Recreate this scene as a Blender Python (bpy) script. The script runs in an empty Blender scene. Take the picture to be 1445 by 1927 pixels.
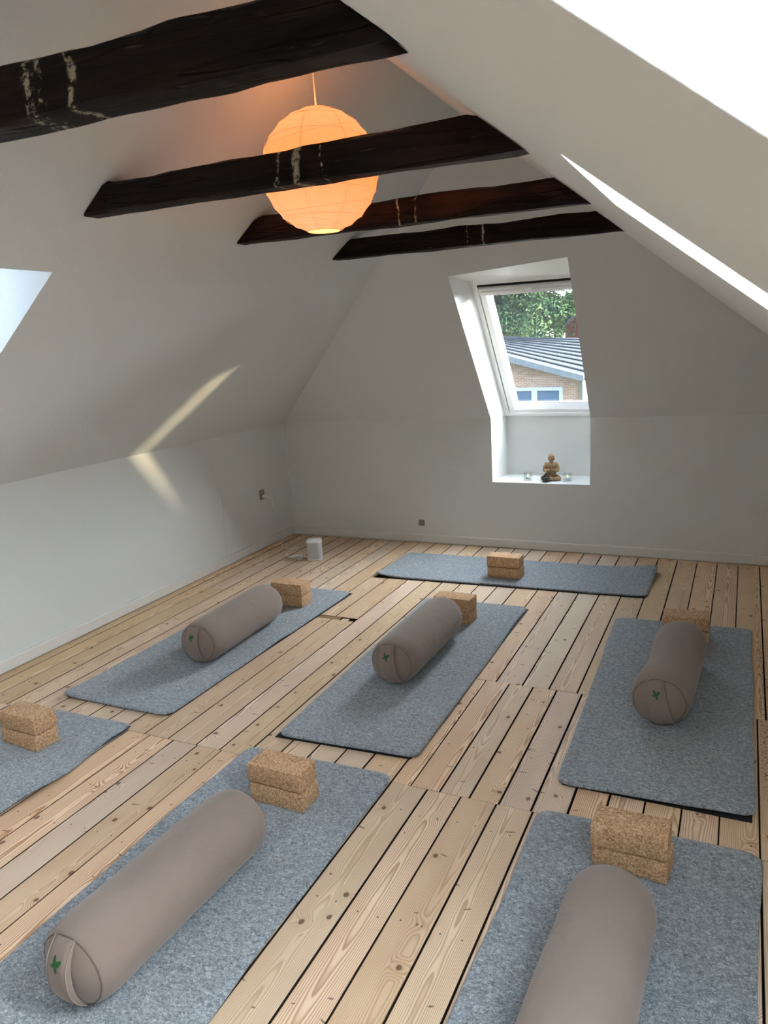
import bpy, bmesh, math, random
import numpy as np
from mathutils import Vector, Matrix, noise

C = bpy.context
scene = C.scene
COL = scene.collection
random.seed(7)

# ------------------------------------------------------------------ camera
cam_d = bpy.data.cameras.new('camera')
cam = bpy.data.objects.new('camera', cam_d)
COL.objects.link(cam)
cam_d.sensor_width = 36.0
cam_d.sensor_fit = 'AUTO'
cam_d.lens = 1447.0 / 1927.0 * 36.0
cam_d.clip_start = 0.01
cam_d.clip_end = 500
cam.matrix_world = Matrix((
    (0.90721401, -0.04649934, 0.41809156, 0.0),
    (0.41725204, 0.22589148, -0.88026915, 0.0),
    (-0.05351139, 0.97304206, 0.22433386, 1.72),
    (0, 0, 0, 1)))
cam_d.dof.use_dof = True
cam_d.dof.focus_distance = 3.6
cam_d.dof.aperture_fstop = 11.0
scene.camera = cam

# ------------------------------------------------------------------ sky, sun, exposure
SUN_D = Vector((-1.0, -0.736, -0.25)).normalized()      # direction the light travels
w = bpy.data.worlds.new('sky')
scene.world = w
w.use_nodes = True
nt = w.node_tree
nt.nodes.clear()
tc = nt.nodes.new('ShaderNodeTexCoord')
sx = nt.nodes.new('ShaderNodeSeparateXYZ')
nt.links.new(tc.outputs['Generated'], sx.inputs[0])
mr = nt.nodes.new('ShaderNodeMapRange')                 # bright haze: dimmer at the horizon, brighter overhead
mr.inputs[1].default_value = -0.1; mr.inputs[2].default_value = 1.0
nt.links.new(sx.outputs[2], mr.inputs[0])
cr = nt.nodes.new('ShaderNodeValToRGB')
cr.color_ramp.elements[0].color = (0.32, 0.45, 0.62, 1)
cr.color_ramp.elements[1].color = (0.64, 0.91, 1.30, 1)
nt.links.new(mr.outputs[0], cr.inputs[0])
dp = nt.nodes.new('ShaderNodeVectorMath'); dp.operation = 'DOT_PRODUCT'   # broad hazy glow around the low sun
nt.links.new(tc.outputs['Generated'], dp.inputs[0]); dp.inputs[1].default_value = -SUN_D
pw = nt.nodes.new('ShaderNodeMath'); pw.operation = 'MAXIMUM'; pw.inputs[1].default_value = 0.0
nt.links.new(dp.outputs['Value'], pw.inputs[0])
p3 = nt.nodes.new('ShaderNodeMath'); p3.operation = 'POWER'; p3.inputs[1].default_value = 1.8
nt.links.new(pw.outputs[0], p3.inputs[0])
bg = nt.nodes.new('ShaderNodeBackground')
bg.inputs['Strength'].default_value = 1.5
bg2 = nt.nodes.new('ShaderNodeBackground')
bg2.inputs[0].default_value = (0.95, 0.985, 1.02, 1)
gm = nt.nodes.new('ShaderNodeMath'); gm.operation = 'MULTIPLY'; gm.inputs[1].default_value = 23.0
nt.links.new(p3.outputs[0], gm.inputs[0]); nt.links.new(gm.outputs[0], bg2.inputs['Strength'])
ad = nt.nodes.new('ShaderNodeAddShader')
wo = nt.nodes.new('ShaderNodeOutputWorld')
nt.links.new(cr.outputs[0], bg.inputs[0])
nt.links.new(bg.outputs[0], ad.inputs[0]); nt.links.new(bg2.outputs[0], ad.inputs[1])
nt.links.new(ad.outputs[0], wo.inputs[0])

sd = bpy.data.lights.new('sun', 'SUN')
sd.energy = 2.2
sd.color = (1.0, 0.78, 0.46)
sd.angle = math.radians(1.7)
so = bpy.data.objects.new('sun', sd)
so.rotation_euler = SUN_D.to_track_quat('-Z', 'Y').to_euler()
so.location = (8, 12, 6)
COL.objects.link(so)

vs = scene.view_settings
scene.display_settings.display_device = 'sRGB'
vs.view_transform = 'Standard'
vs.look = 'None'
vs.exposure = 1.95
vs.gamma = 1.0
vs.use_curve_mapping = False
scene.cycles.use_denoising = True
scene.cycles.max_bounces = 12
scene.cycles.diffuse_bounces = 6
scene.cycles.transparent_max_bounces = 16
scene.cycles.caustics_reflective = False
scene.cycles.caustics_refractive = False


# ------------------------------------------------------------------ mesh helpers
class MB:
    def __init__(s):
        s.v = []; s.f = []

    def add(s, vs_, fs_):
        n = len(s.v)
        s.v += [tuple(p) for p in vs_]
        s.f += [tuple(i + n for i in f) for f in fs_]
        return s

    def poly(s, *pts):
        return s.add(pts, [tuple(range(len(pts)))])

    def box(s, x0, x1, y0, y1, z0, z1):
        return s.add([(x0, y0, z0), (x1, y0, z0), (x1, y1, z0), (x0, y1, z0), (x0, y0, z1), (x1, y0, z1), (x1, y1, z1), (x0, y1, z1)],
                     [(0, 3, 2, 1), (4, 5, 6, 7), (0, 1, 5, 4), (1, 2, 6, 5), (2, 3, 7, 6), (3, 0, 4, 7)])

    def bbox(s, x0, x1, y0, y1, z0, z1, b):
        bm = bmesh.new()
        bmesh.ops.create_cube(bm, size=1)
        for v in bm.verts:
            v.co = Vector(((x0 + x1) / 2 + v.co.x * (x1 - x0), (y0 + y1) / 2 + v.co.y * (y1 - y0), (z0 + z1) / 2 + v.co.z * (z1 - z0)))
        bmesh.ops.bevel(bm, geom=list(bm.edges), offset=b, segments=2, profile=0.6, affect='EDGES')
        return s.bm(bm)

    def bm(s, bm):
        bm.verts.index_update()
        s.add([v.co[:] for v in bm.verts], [[v.index for v in f.verts] for f in bm.faces])
        bm.free()
        return s

    def tube(s, pts, r, n=8, closed=False):
        pts = [Vector(p) for p in pts]
        m = len(pts)
        rr = r if isinstance(r, (list, tuple)) else [r] * m
        base = len(s.v)
        up = Vector((0.31, 0.17, 0.93))
        for i, p in enumerate(pts):
            a = pts[(i - 1) % m] if (closed or i > 0) else p
            b = pts[(i + 1) % m] if (closed or i < m - 1) else p
            t = (b - a).normalized()
            x = t.cross(up)
            if x.length < 1e-3:
                x = t.cross(Vector((1, 0, 0)))
            x.normalize()
            y = x.cross(t).normalized()
            up = y
            for k in range(n):
                th = 2 * math.pi * k / n
                s.v.append(tuple(p + (x * math.cos(th) + y * math.sin(th)) * rr[i]))
        for i in range(m if closed else m - 1):
            j = (i + 1) % m
            for k in range(n):
                l = (k + 1) % n
                s.f.append((base + i * n + k, base + i * n + l, base + j * n + l, base + j * n + k))
        if not closed:
            s.f.append(tuple(base + k for k in reversed(range(n))))
            s.f.append(tuple(base + (m - 1) * n + k for k in range(n)))
        return s

    def lathe(s, prof, n=32, c=(0, 0, 0)):
        base = len(s.v)
        for r, z in prof:
            for k in range(n):
                t = 2 * math.pi * k / n
                s.v.append((c[0] + r * math.cos(t), c[1] + r * math.sin(t), c[2] + z))
        for i in range(len(prof) - 1):
            for k in range(n):
                l = (k + 1) % n
                s.f.append((base + i * n + k, base + i * n + l, base + (i + 1) * n + l, base + (i + 1) * n + k))
        return s

    def ell(s, c, r, seg=16, ring=10):
        bm = bmesh.new()
        bmesh.ops.create_uvsphere(bm, u_segments=seg, v_segments=ring, radius=1)
        for v in bm.verts:
            v.co = Vector((c[0] + v.co.x * r[0], c[1] + v.co.y * r[1], c[2] + v.co.z * r[2]))
        return s.bm(bm)


def obj(name, mb, mat, parent=None, smooth=False, loc=None, autosmooth=None):
    me = bpy.data.meshes.new(name)
    me.from_pydata(mb.v, [], mb.f)
    me.update()
    if mat is not None:
        me.materials.append(mat)
    if smooth:
        me.polygons.foreach_set('use_smooth', [True] * len(me.polygons))
    o = bpy.data.objects.new(name, me)
    COL.objects.link(o)
    if parent is not None:
        o.parent = parent
    if loc is not None:
        o.location = loc
    if autosmooth:
        bm = bmesh.new(); bm.from_mesh(me)
        for e in bm.edges:
            e.smooth = not (len(e.link_faces) == 2 and e.calc_face_angle(0) > math.radians(autosmooth))
        bm.to_mesh(me); bm.free()
        me.polygons.foreach_set('use_smooth', [True] * len(me.polygons))
    return o


def flip_to(o, point):
    """turn the faces of a sheet so that they look at the given point"""
    p = Vector(point)
    me = o.data
    bm = bmesh.new(); bm.from_mesh(me)
    for f in bm.faces:
        if f.normal.dot(p - f.calc_center_median()) < 0:
            f.normal_flip()
    bm.to_mesh(me); bm.free()
    return o


def tag(o, label, cat, group=None, kind=None):
    o['label'] = label
    if cat:
        o['category'] = cat
    if group:
        o['group'] = group
    if kind:
        o['kind'] = kind
    return o


def struct(name, mb, mat, parent=None, **k):
    o = obj(name, mb, mat, parent, **k)
    if parent is None:
        o['kind'] = 'structure'
    return o


def thing(name, label, cat, loc=(0, 0, 0), rz=0.0, group=None):
    o = bpy.data.objects.new(name, None)
    COL.objects.link(o)
    o.location = loc
    o.rotation_euler = (0, 0, rz)
    o.empty_display_size = 0.05
    return tag(o, label, cat, group)


def copy_thing(root, loc, rz, label, group=None):
    r = root.copy(); COL.objects.link(r)
    r.location = loc; r.rotation_euler = (0, 0, rz)
    r['label'] = label
    if group:
        r['group'] = group
    for ch in list(root.children):
        c = ch.copy(); COL.objects.link(c); c.parent = r
        for g in list(ch.children):
            d = g.copy(); COL.objects.link(d); d.parent = c
    return r


# ------------------------------------------------------------------ materials
class Mat:
    def __init__(s, name, rough=0.6, spec=0.5):
        s.m = bpy.data.materials.new(name)
        s.m.use_nodes = True
        s.nt = s.m.node_tree
        s.b = s.nt.nodes['Principled BSDF']
        s.b.inputs['Roughness'].default_value = rough
        s.b.inputs['Specular IOR Level'].default_value = spec
        s.out = s.nt.nodes['Material Output']

    def n(s, t, **kw):
        nd = s.nt.nodes.new(t)
        for k, v in kw.items():
            if k in nd.inputs.keys() if hasattr(nd.inputs, 'keys') else False:
                s.set(nd.inputs[k], v)
            else:
                setattr(nd, k, v)
        return nd

    def set(s, sock, v):
        if isinstance(v, bpy.types.NodeSocket):
            s.nt.links.new(v, sock)
        else:
            sock.default_value = v

    def math(s, op, a, b=None, c=None, clamp=False):
        nd = s.nt.nodes.new('ShaderNodeMath'); nd.operation = op; nd.use_clamp = clamp
        s.set(nd.inputs[0], a)
        if b is not None: s.set(nd.inputs[1], b)
        if c is not None: s.set(nd.inputs[2], c)
        return nd.outputs[0]

    def vmath(s, op, a, b=None):
        nd = s.nt.nodes.new('ShaderNodeVectorMath'); nd.operation = op
        s.set(nd.inputs[0], a)
        if b is not None: s.set(nd.inputs[1], b)
        return nd.outputs[1] if op in ('LENGTH', 'DISTANCE', 'DOT_PRODUCT') else nd.outputs[0]

    def smooth(s, x, lo, hi, a=0.0, b=1.0):
        nd = s.nt.nodes.new('ShaderNodeMapRange'); nd.interpolation_type = 'SMOOTHSTEP'
        s.set(nd.inputs[0], x)
        for i, v in enumerate((lo, hi, a, b)):
            s.set(nd.inputs[1 + i], v)
        return nd.outputs[0]

    def noise(s, vec, scale, detail=2.0, rough=0.5, dist=0.0):
        nd = s.nt.nodes.new('ShaderNodeTexNoise')
        if vec is not None: s.set(nd.inputs['Vector'], vec)
        s.set(nd.inputs['Scale'], scale)
        nd.inputs['Detail'].default_value = detail
        nd.inputs['Roughness'].default_value = rough
        nd.inputs['Distortion'].default_value = dist
        return nd

    def mix(s, f, a, b, mode='MIX'):
        nd = s.nt.nodes.new('ShaderNodeMix'); nd.data_type = 'RGBA'; nd.blend_type = mode
        s.set(nd.inputs[0], f)
        s.set(nd.inputs[6], a if isinstance(a, bpy.types.NodeSocket) else (*a, 1.0))
        s.set(nd.inputs[7], b if isinstance(b, bpy.types.NodeSocket) else (*b, 1.0))
        return nd.outputs[2]

    def ramp(s, x, stops):
        nd = s.nt.nodes.new('ShaderNodeValToRGB')
        cr = nd.color_ramp
        while len(cr.elements) < len(stops):
            cr.elements.new(0.5)
        for e, (p, c) in zip(cr.elements, stops):
            e.position = p; e.color = (*c, 1.0)
        s.set(nd.inputs[0], x)
        return nd.outputs[0]

    def bump(s, h, dist, strength=1.0):
        nd = s.nt.nodes.new('ShaderNodeBump')
        s.set(nd.inputs['Height'], h)
        nd.inputs['Distance'].default_value = dist
        nd.inputs['Strength'].default_value = strength
        s.nt.links.new(nd.outputs[0], s.b.inputs['Normal'])
        return nd

    def col(s, c):
        s.set(s.b.inputs['Base Color'], c if isinstance(c, bpy.types.NodeSocket) else (*c, 1.0))
        return s

    @property
    def pos(s):
        return s.nt.nodes.new('ShaderNodeNewGeometry').outputs['Position']

    @property
    def oc(s):
        return s.nt.nodes.new('ShaderNodeTexCoord').outputs['Object']

    @property
    def rnd(s):
        return s.nt.nodes.new('ShaderNodeObjectInfo').outputs['Random']

    def sep(s, v):
        nd = s.nt.nodes.new('ShaderNodeSeparateXYZ'); s.set(nd.inputs[0], v)
        return nd.outputs

    def comb(s, x, y, z):
        nd = s.nt.nodes.new('ShaderNodeCombineXYZ')
        for i, v in enumerate((x, y, z)): s.set(nd.inputs[i], v)
        return nd.outputs[0]


def plain(name, c, rough=0.6, spec=0.5, var=0.06, scale=30.0):
    m = Mat(name, rough, spec)
    f = m.noise(m.oc, scale, 3).outputs[0]
    m.col(m.mix(f, [x * (1 - var) for x in c], [min(1, x * (1 + var)) for x in c]))
    return m


def plaster(name, c, fine=0.0012):
    m = Mat(name, 0.85, 0.25)
    p = m.pos
    a = m.noise(p, 3.0, 3).outputs[0]
    m.col(m.mix(a, [x * 0.975 for x in c], c))
    n1 = m.noise(p, 110, 3, 0.6).outputs[0]
    n2 = m.noise(p, 28, 2, 0.5).outputs[0]
    n3 = m.noise(p, 5, 2, 0.5).outputs[0]
    h = m.math('ADD', m.math('MULTIPLY', n1, 0.6), m.math('ADD', m.math('MULTIPLY', n2, 1.0), m.math('MULTIPLY', n3, 3.0)))
    m.bump(h, fine, 1.0)
    return m.m


M = {}
M['wall'] = plaster('white_plaster', (0.66, 0.675, 0.665), 0.0016)
M['reveal'] = plaster('rough_white_plaster', (0.66, 0.675, 0.665), 0.004)
M['paint'] = plain('white_gloss_paint', (0.80, 0.79, 0.76), 0.4, 0.5, 0.02).m
M['winframe'] = plain('white_window_paint', (0.80, 0.80, 0.79), 0.35, 0.5, 0.02).m
M['black'] = plain('black_rubber', (0.012, 0.012, 0.013), 0.7, 0.3).m
M['gap'] = plain('dark_subfloor', (0.015, 0.010, 0.007), 0.95, 0.1).m

# -- pine planks
def pine(name, base=1.0, tint=(1, 1, 1)):
    m = Mat(name, 0.62, 0.3)
    o = m.oc
    r = m.rnd
    sx, sy, sz = m.sep(o)
    wn = m.nt.nodes.new('ShaderNodeTexWhiteNoise'); wn.noise_dimensions = '1D'
    m.set(wn.inputs[1], m.math('MULTIPLY', r, 911.0))
    rr, rg, rb = m.sep(wn.outputs[1])[:3]
    seed = m.math('MULTIPLY', r, 53.0)
    x = sx
    y = m.math('ADD', sy, seed)
    # knots: one candidate per cell, true metric distance
    vo = m.nt.nodes.new('ShaderNodeTexVoronoi'); vo.voronoi_dimensions = '2D'; vo.feature = 'F1'
    vo.inputs['Scale'].default_value = 1.0
    vo.inputs['Randomness'].default_value = 0.9
    m.set(vo.inputs['Vector'], m.comb(m.math('ADD', m.math('MULTIPLY', x, 13.0), seed), m.math('MULTIPLY', y, 4.6), 0.0))
    px, py, _ = m.sep(vo.outputs['Position'])[:3]
    dx = m.math('SUBTRACT', m.math('DIVIDE', m.math('SUBTRACT', px, seed), 13.0), x)
    dy = m.math('SUBTRACT', m.math('DIVIDE', py, 4.6), y)
    dy2 = m.math('MULTIPLY', dy, 0.8)
    d = m.math('SQRT', m.math('ADD', m.math('MULTIPLY', dx, dx), m.math('MULTIPLY', dy2, dy2)))
    kr, kg, kb = m.sep(vo.outputs['Color'])[:3]
    ksize = m.math('MULTIPLY', m.smooth(kr, 0.50, 1.0), 0.011)             # many cells have no knot
    wob = m.math('MULTIPLY', m.math('SUBTRACT', m.noise(m.comb(x, y, 0.0), 60, 2).outputs[0], 0.5), 0.006)
    knot = m.smooth(m.math('ADD', d, wob), m.math('ADD', ksize, 0.0005), m.math('MULTIPLY', ksize, 0.55), 0.0, 1.0)
    knot = m.math('MULTIPLY', knot, m.smooth(ksize, 0.0012, 0.0022))
    halo = m.math('MULTIPLY', m.smooth(d, 0.045, 0.0, 0.0, 1.0), m.smooth(ksize, 0.001, 0.009))
    # growth rings
    warp = m.noise(m.comb(m.math('MULTIPLY', x, 3.0), m.math('MULTIPLY', y, 1.1), seed), 1.0, 2, 0.45).outputs[0]
    warp2 = m.noise(m.comb(m.math('MULTIPLY', x, 14.0), m.math('MULTIPLY', y, 5.0), seed), 1.0, 2, 0.5).outputs[0]
    cx = m.math('MULTIPLY', m.math('SUBTRACT', rr, 0.5), 0.12)
    ux = m.math('SUBTRACT', x, cx)
    h = m.math('ADD', 0.030, m.math('MULTIPLY', m.math('SUBTRACT', warp, 0.5), 0.075))
    rad = m.math('SQRT', m.math('ADD', m.math('MULTIPLY', ux, ux), m.math('MULTIPLY', h, h)))
    rad = m.math('ADD', rad, m.math('MULTIPLY', warp2, 0.006))
    rad = m.math('ADD', rad, m.math('MULTIPLY', halo, 0.022))
    ph = m.math('FRACT', m.math('MULTIPLY', rad, m.math('ADD', 150.0, m.math('MULTIPLY', rg, 90.0))))
    late = m.math('MULTIPLY', m.smooth(ph, 0.30, 0.86), m.smooth(ph, 1.0, 0.90))
    fib = m.noise(m.comb(m.math('MULTIPLY', x, 420.0), m.math('MULTIPLY', y, 9.0), seed), 1.0, 2, 0.6).outputs[0]
    blot = m.noise(m.comb(m.math('MULTIPLY', x, 9.0), m.math('MULTIPLY', y, 2.5), seed), 1.0, 3).outputs[0]
    t = [base * k for k in tint]
    light = (0.60 * t[0], 0.455 * t[1], 0.315 * t[2])
    pink = (0.53 * t[0], 0.385 * t[1], 0.26 * t[2])
    c = m.mix(m.smooth(blot, 0.3, 0.7), light, pink)
    c = m.mix(m.math('MULTIPLY', late, m.math('ADD', 0.45, m.math('MULTIPLY', rb, 0.5))), c, (0.29 * t[0], 0.155 * t[1], 0.075 * t[2]))
    c = m.mix(m.math('MULTIPLY', m.smooth(fib, 0.35, 0.75), 0.16), c, (0.36 * t[0], 0.24 * t[1], 0.14 * t[2]))
    c = m.mix(m.math('MULTIPLY', halo, 0.22), c, (0.38 * t[0], 0.21 * t[1], 0.11 * t[2]))
    kc = m.mix(m.smooth(d, 0.0, 0.010), (0.20, 0.10, 0.05), (0.06, 0.032, 0.02))
    c = m.mix(m.math('MULTIPLY', knot, 0.9), c, kc)
    # nail heads in rows over the joists
    wp = m.sep(m.pos)
    ny = m.math('SUBTRACT', m.math('FRACT', m.math('DIVIDE', m.math('ADD', wp[1], m.math('MULTIPLY', rb, 0.02)), 0.51)), 0.5)
    ny = m.math('MULTIPLY', ny, 0.51)
    nx = m.math('SUBTRACT', m.math('ABSOLUTE', m.math('ADD', x, m.math('MULTIPLY', m.math('SUBTRACT', rg, 0.5), 0.02))), 0.034)
    nd_ = m.math('SQRT', m.math('ADD', m.math('MULTIPLY', nx, nx), m.math('MULTIPLY', ny, ny)))
    nail = m.smooth(nd_, 0.0036, 0.0022)
    c = m.mix(m.math('MULTIPLY', nail, 0.9), c, (0.03, 0.022, 0.018))
    # old black glue by the right hand mat
    gx = m.math('MULTIPLY', m.smooth(wp[0], 0.115, 0.135), m.smooth(wp[0], 0.185, 0.160))
    gy = m.math('MULTIPLY', m.smooth(wp[1], 2.75, 3.0), m.smooth(wp[1], 4.5, 4.3))
    gn = m.smooth(m.noise(m.pos, 95, 3, 0.65).outputs[0], 0.53, 0.60)
    c = m.mix(m.math('MULTIPLY', m.math('MULTIPLY', gx, gy), m.math('MULTIPLY', gn, 0.85)), c, (0.05, 0.04, 0.035))
    # short dark spike knots lying across the grain
    v2 = m.nt.nodes.new('ShaderNodeTexVoronoi'); v2.voronoi_dimensions = '2D'; v2.feature = 'F1'
    v2.inputs['Scale'].default_value = 1.0
    m.set(v2.inputs['Vector'], m.comb(m.math('ADD', m.math('MULTIPLY', x, 11.0), m.math('MULTIPLY', seed, 1.7)), m.math('MULTIPLY', y, 5.5), 0.0))
    qx, qy, _ = m.sep(v2.outputs['Position'])[:3]
    ex = m.math('SUBTRACT', m.math('DIVIDE', m.math('SUBTRACT', qx, m.math('MULTIPLY', seed, 1.7)), 11.0), x)
    ey = m.math('SUBTRACT', m.math('DIVIDE', qy, 5.5), y)
    cr_, cg_, cb_ = m.sep(v2.outputs['Color'])[:3]
    ey = m.math('ADD', ey, m.math('MULTIPLY', ex, m.math('SUBTRACT', cg_, 0.5)))
    ey = m.math('ADD', ey, m.math('MULTIPLY', m.math('SUBTRACT', m.noise(m.comb(x, y, seed), 45, 2).outputs[0], 0.5), 0.010))
    ln = m.math('ADD', 0.006, m.math('MULTIPLY', cb_, 0.022))
    sh = m.math('SQRT', m.math('ADD', m.math('POWER', m.math('DIVIDE', ex, ln), 2.0), m.math('POWER', m.math('DIVIDE', ey, 0.0042), 2.0)))
    spike = m.math('MULTIPLY', m.smooth(sh, 1.0, 0.35), m.smooth(cr_, m.math('SUBTRACT', 0.72, m.math('MULTIPLY', rb, 0.34)), m.math('SUBTRACT', 0.78, m.math('MULTIPLY', rb, 0.34))))
    c = m.mix(m.math('MULTIPLY', spike, 0.85), c, (0.12, 0.062, 0.034))
    hsv = m.nt.nodes.new('ShaderNodeHueSaturation')
    m.set(hsv.inputs['Hue'], m.math('ADD', 0.495, m.math('MULTIPLY', rg, 0.012)))
    m.set(hsv.inputs['Saturation'], m.math('ADD', 0.80, m.math('MULTIPLY', rr, 0.30)))
    m.set(hsv.inputs['Value'], m.math('ADD', 0.86, m.math('MULTIPLY', rb, 0.26)))
    m.set(hsv.inputs['Color'], c)
    m.col(hsv.outputs[0])
    hh = m.math('SUBTRACT', m.math('MULTIPLY', late, 0.5), m.math('ADD', m.math('MULTIPLY', fib, 0.3), m.math('MULTIPLY', nail, 2.0)))
    m.bump(hh, 0.0006, 0.8)
    return m.m

M['pine'] = pine('pine_planks', 1.3)
M['pine_edge'] = plain('dark_plank_edge', (0.035, 0.022, 0.015), 0.9, 0.1).m
M['pine_brown'] = plain('brown_filler_strip', (0.25, 0.15, 0.08), 0.6, 0.3, 0.3, 60).m
M['varnish'] = plain('orange_varnished_wood', (0.28, 0.12, 0.04), 0.4, 0.5, 0.3, 40).m

# -- felt
def felt():
    m = Mat('grey_wool_felt', 0.95, 0.1)
    p = m.oc
    a = m.noise(p, 150, 3, 0.75, 1.5).outputs[0]
    b = m.noise(m.vmath('MULTIPLY', p, (1.0, 1.6, 1.0)), 55, 3, 0.7, 1.0).outputs[0]
    k = m.math('ADD', m.math('MULTIPLY', a, 0.62), m.math('MULTIPLY', b, 0.38))
    c = m.ramp(k, [(0.36, (0.050, 0.063, 0.078)), (0.45, (0.155, 0.183, 0.208)), (0.53, (0.275, 0.310, 0.340)), (0.64, (0.54, 0.58, 0.62))])
    m.col(c)
    m.bump(k, 0.004, 0.6)
    m.b.inputs['Sheen Weight'].default_value = 0.25
    m.b.inputs['Sheen Roughness'].default_value = 0.6
    return m.m
M['felt'] = felt()
M['felt_edge'] = plain('dark_felt_edge', (0.10, 0.105, 0.11), 0.95, 0.1, 0.3, 200).m

def cork():
    m = Mat('pressed_cork', 0.85, 0.2)
    p = m.vmath('ADD', m.oc, m.vmath('MULTIPLY', m.comb(m.rnd, m.rnd, m.rnd), (7.0, 5.0, 3.0)))
    v = m.nt.nodes.new('ShaderNodeTexVoronoi'); v.inputs['Scale'].default_value = 230
    m.set(v.inputs['Vector'], m.vmath('ADD', p, m.vmath('MULTIPLY', m.noise(p, 160, 2).outputs[1], (0.004, 0.004, 0.004))))
    r = m.sep(v.outputs['Color'])[0]
    n = m.noise(p, 420, 2).outputs[0]
    k = m.math('ADD', m.math('MULTIPLY', r, 0.75), m.math('MULTIPLY', n, 0.35))
    c = m.ramp(k, [(0.08, (0.20, 0.095, 0.042)), (0.30, (0.41, 0.235, 0.120)), (0.65, (0.56, 0.350, 0.200)), (0.95, (0.72, 0.52, 0.34))])
    m.col(c)
    m.bump(m.math('ADD', v.outputs['Distance'], m.math('MULTIPLY', n, 0.01)), 0.002, 0.5)
    return m.m
M['cork'] = cork()

def cotton():
    m = Mat('taupe_cotton_twill', 0.9, 0.15)
    p = m.oc
    a = m.noise(p, 6, 3).outputs[0]
    f = m.noise(p, 700, 1).outputs[0]
    c = m.mix(a, (0.215, 0.165, 0.137), (0.268, 0.211, 0.177))
    c = m.mix(m.math('MULTIPLY', f, 0.25), c, (0.165, 0.132, 0.116))
    m.col(c)
    wr = m.noise(m.vmath('MULTIPLY', p, (1.0, 0.55, 1.0)), 9, 3, 0.5, 0.8).outputs[0]
    m.bump(m.math('ADD', m.math('MULTIPLY', wr, 1.0), m.math('MULTIPLY', f, 0.03)), 0.012, 0.55)
    m.b.inputs['Sheen Weight'].default_value = 0.2
    return m.m
M['cotton'] = cotton()
M['piping'] = plain('light_taupe_piping', (0.33, 0.265, 0.225), 0.9, 0.1).m
M['seam'] = plain('dark_taupe_seam', (0.17, 0.135, 0.12), 0.9, 0.1).m
M['green'] = plain('green_embroidery', (0.022, 0.11, 0.035), 0.7, 0.2, 0.3, 300).m

def beam_wood(name, marks, red):
    m = Mat(name, 0.6, 0.12)
    p = m.pos
    st = m.noise(m.vmath('MULTIPLY', p, (2.2, 26.0, 26.0)), 1.0, 4, 0.6, 0.4).outputs[0]
    bl = m.noise(m.vmath('MULTIPLY', p, (2.5, 9.0, 9.0)), 1.0, 3).outputs[0]
    c = m.ramp(st, [(0.30, (0.002, 0.0015, 0.0015)), (0.52, (0.007, 0.004, 0.0032)), (0.70, (0.019, 0.0085, 0.006)), (0.9, (0.045, 0.020, 0.011))])
    c = m.mix(m.math('MULTIPLY', m.smooth(bl, 0.52, 0.72), red), c, (0.036, 0.011, 0.0055))
    sc = m.noise(m.vmath('MULTIPLY', p, (5.0, 45.0, 45.0)), 1.0, 3, 0.6).outputs[0]
    c = m.mix(m.math('MULTIPLY', m.smooth(sc, 0.66, 0.74), 0.5), c, (0.16, 0.09, 0.045))
    x = m.math('ADD', m.sep(p)[0], m.math('MULTIPLY', m.math('SUBTRACT', m.noise(p, 14, 3).outputs[0], 0.5), 0.05))
    rag = m.noise(p, 55, 3, 0.7).outputs[0]
    for mx, mw, ms in marks:
        dd = m.math('ABSOLUTE', m.math('SUBTRACT', x, mx))
        k = m.math('MULTIPLY', m.smooth(dd, mw, mw * 0.3), m.smooth(rag, 0.5 - ms, 0.62 - ms))
        c = m.mix(m.math('MULTIPLY', k, 0.85), c, (0.34, 0.30, 0.22))
    m.col(c)
    crack = m.noise(m.vmath('MULTIPLY', p, (1.1, 10.0, 14.0)), 1.0, 2, 0.5).outputs[0]
    cl = m.smooth(m.math('ABSOLUTE', m.math('SUBTRACT', crack, 0.5)), 0.012, 0.0)
    m.bump(m.math('SUBTRACT', m.math('MULTIPLY', st, 0.6), cl), 0.012, 0.9)
    return m.m

# ------------------------------------------------------------------ room
XL, XR, YB, YR = -3.673, 0.767, 5.791, -1.9
zL = lambda x, y: 4.082 + 0.825 * x - 0.0068 * y
zR = lambda x, y: 1.7853 - 0.789 * x - 0.0193 * y
zH = lambda x, y: 1.0126 + 0.0125 * (x + 3.673) + 1.262 * (5.791 - y)
PL = lambda x, y: (x, y, zL(x, y))
PR = lambda x, y: (x, y, zR(x, y))

def ridge(y):
    x = ((1.7853 - 0.0193 * y) - (4.082 - 0.0068 * y)) / (0.825 + 0.789)
    return (x, y, zL(x, y))
# apex: ridge meets hip
ya = 4.0
for _ in range(60):
    r_ = ridge(ya)
    ya += (zH(r_[0], ya) - r_[2]) * 0.4
APEX = ridge(ya)
RN = ridge(YR)
MIDP = (-1.45, 2.0, 1.0)

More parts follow.
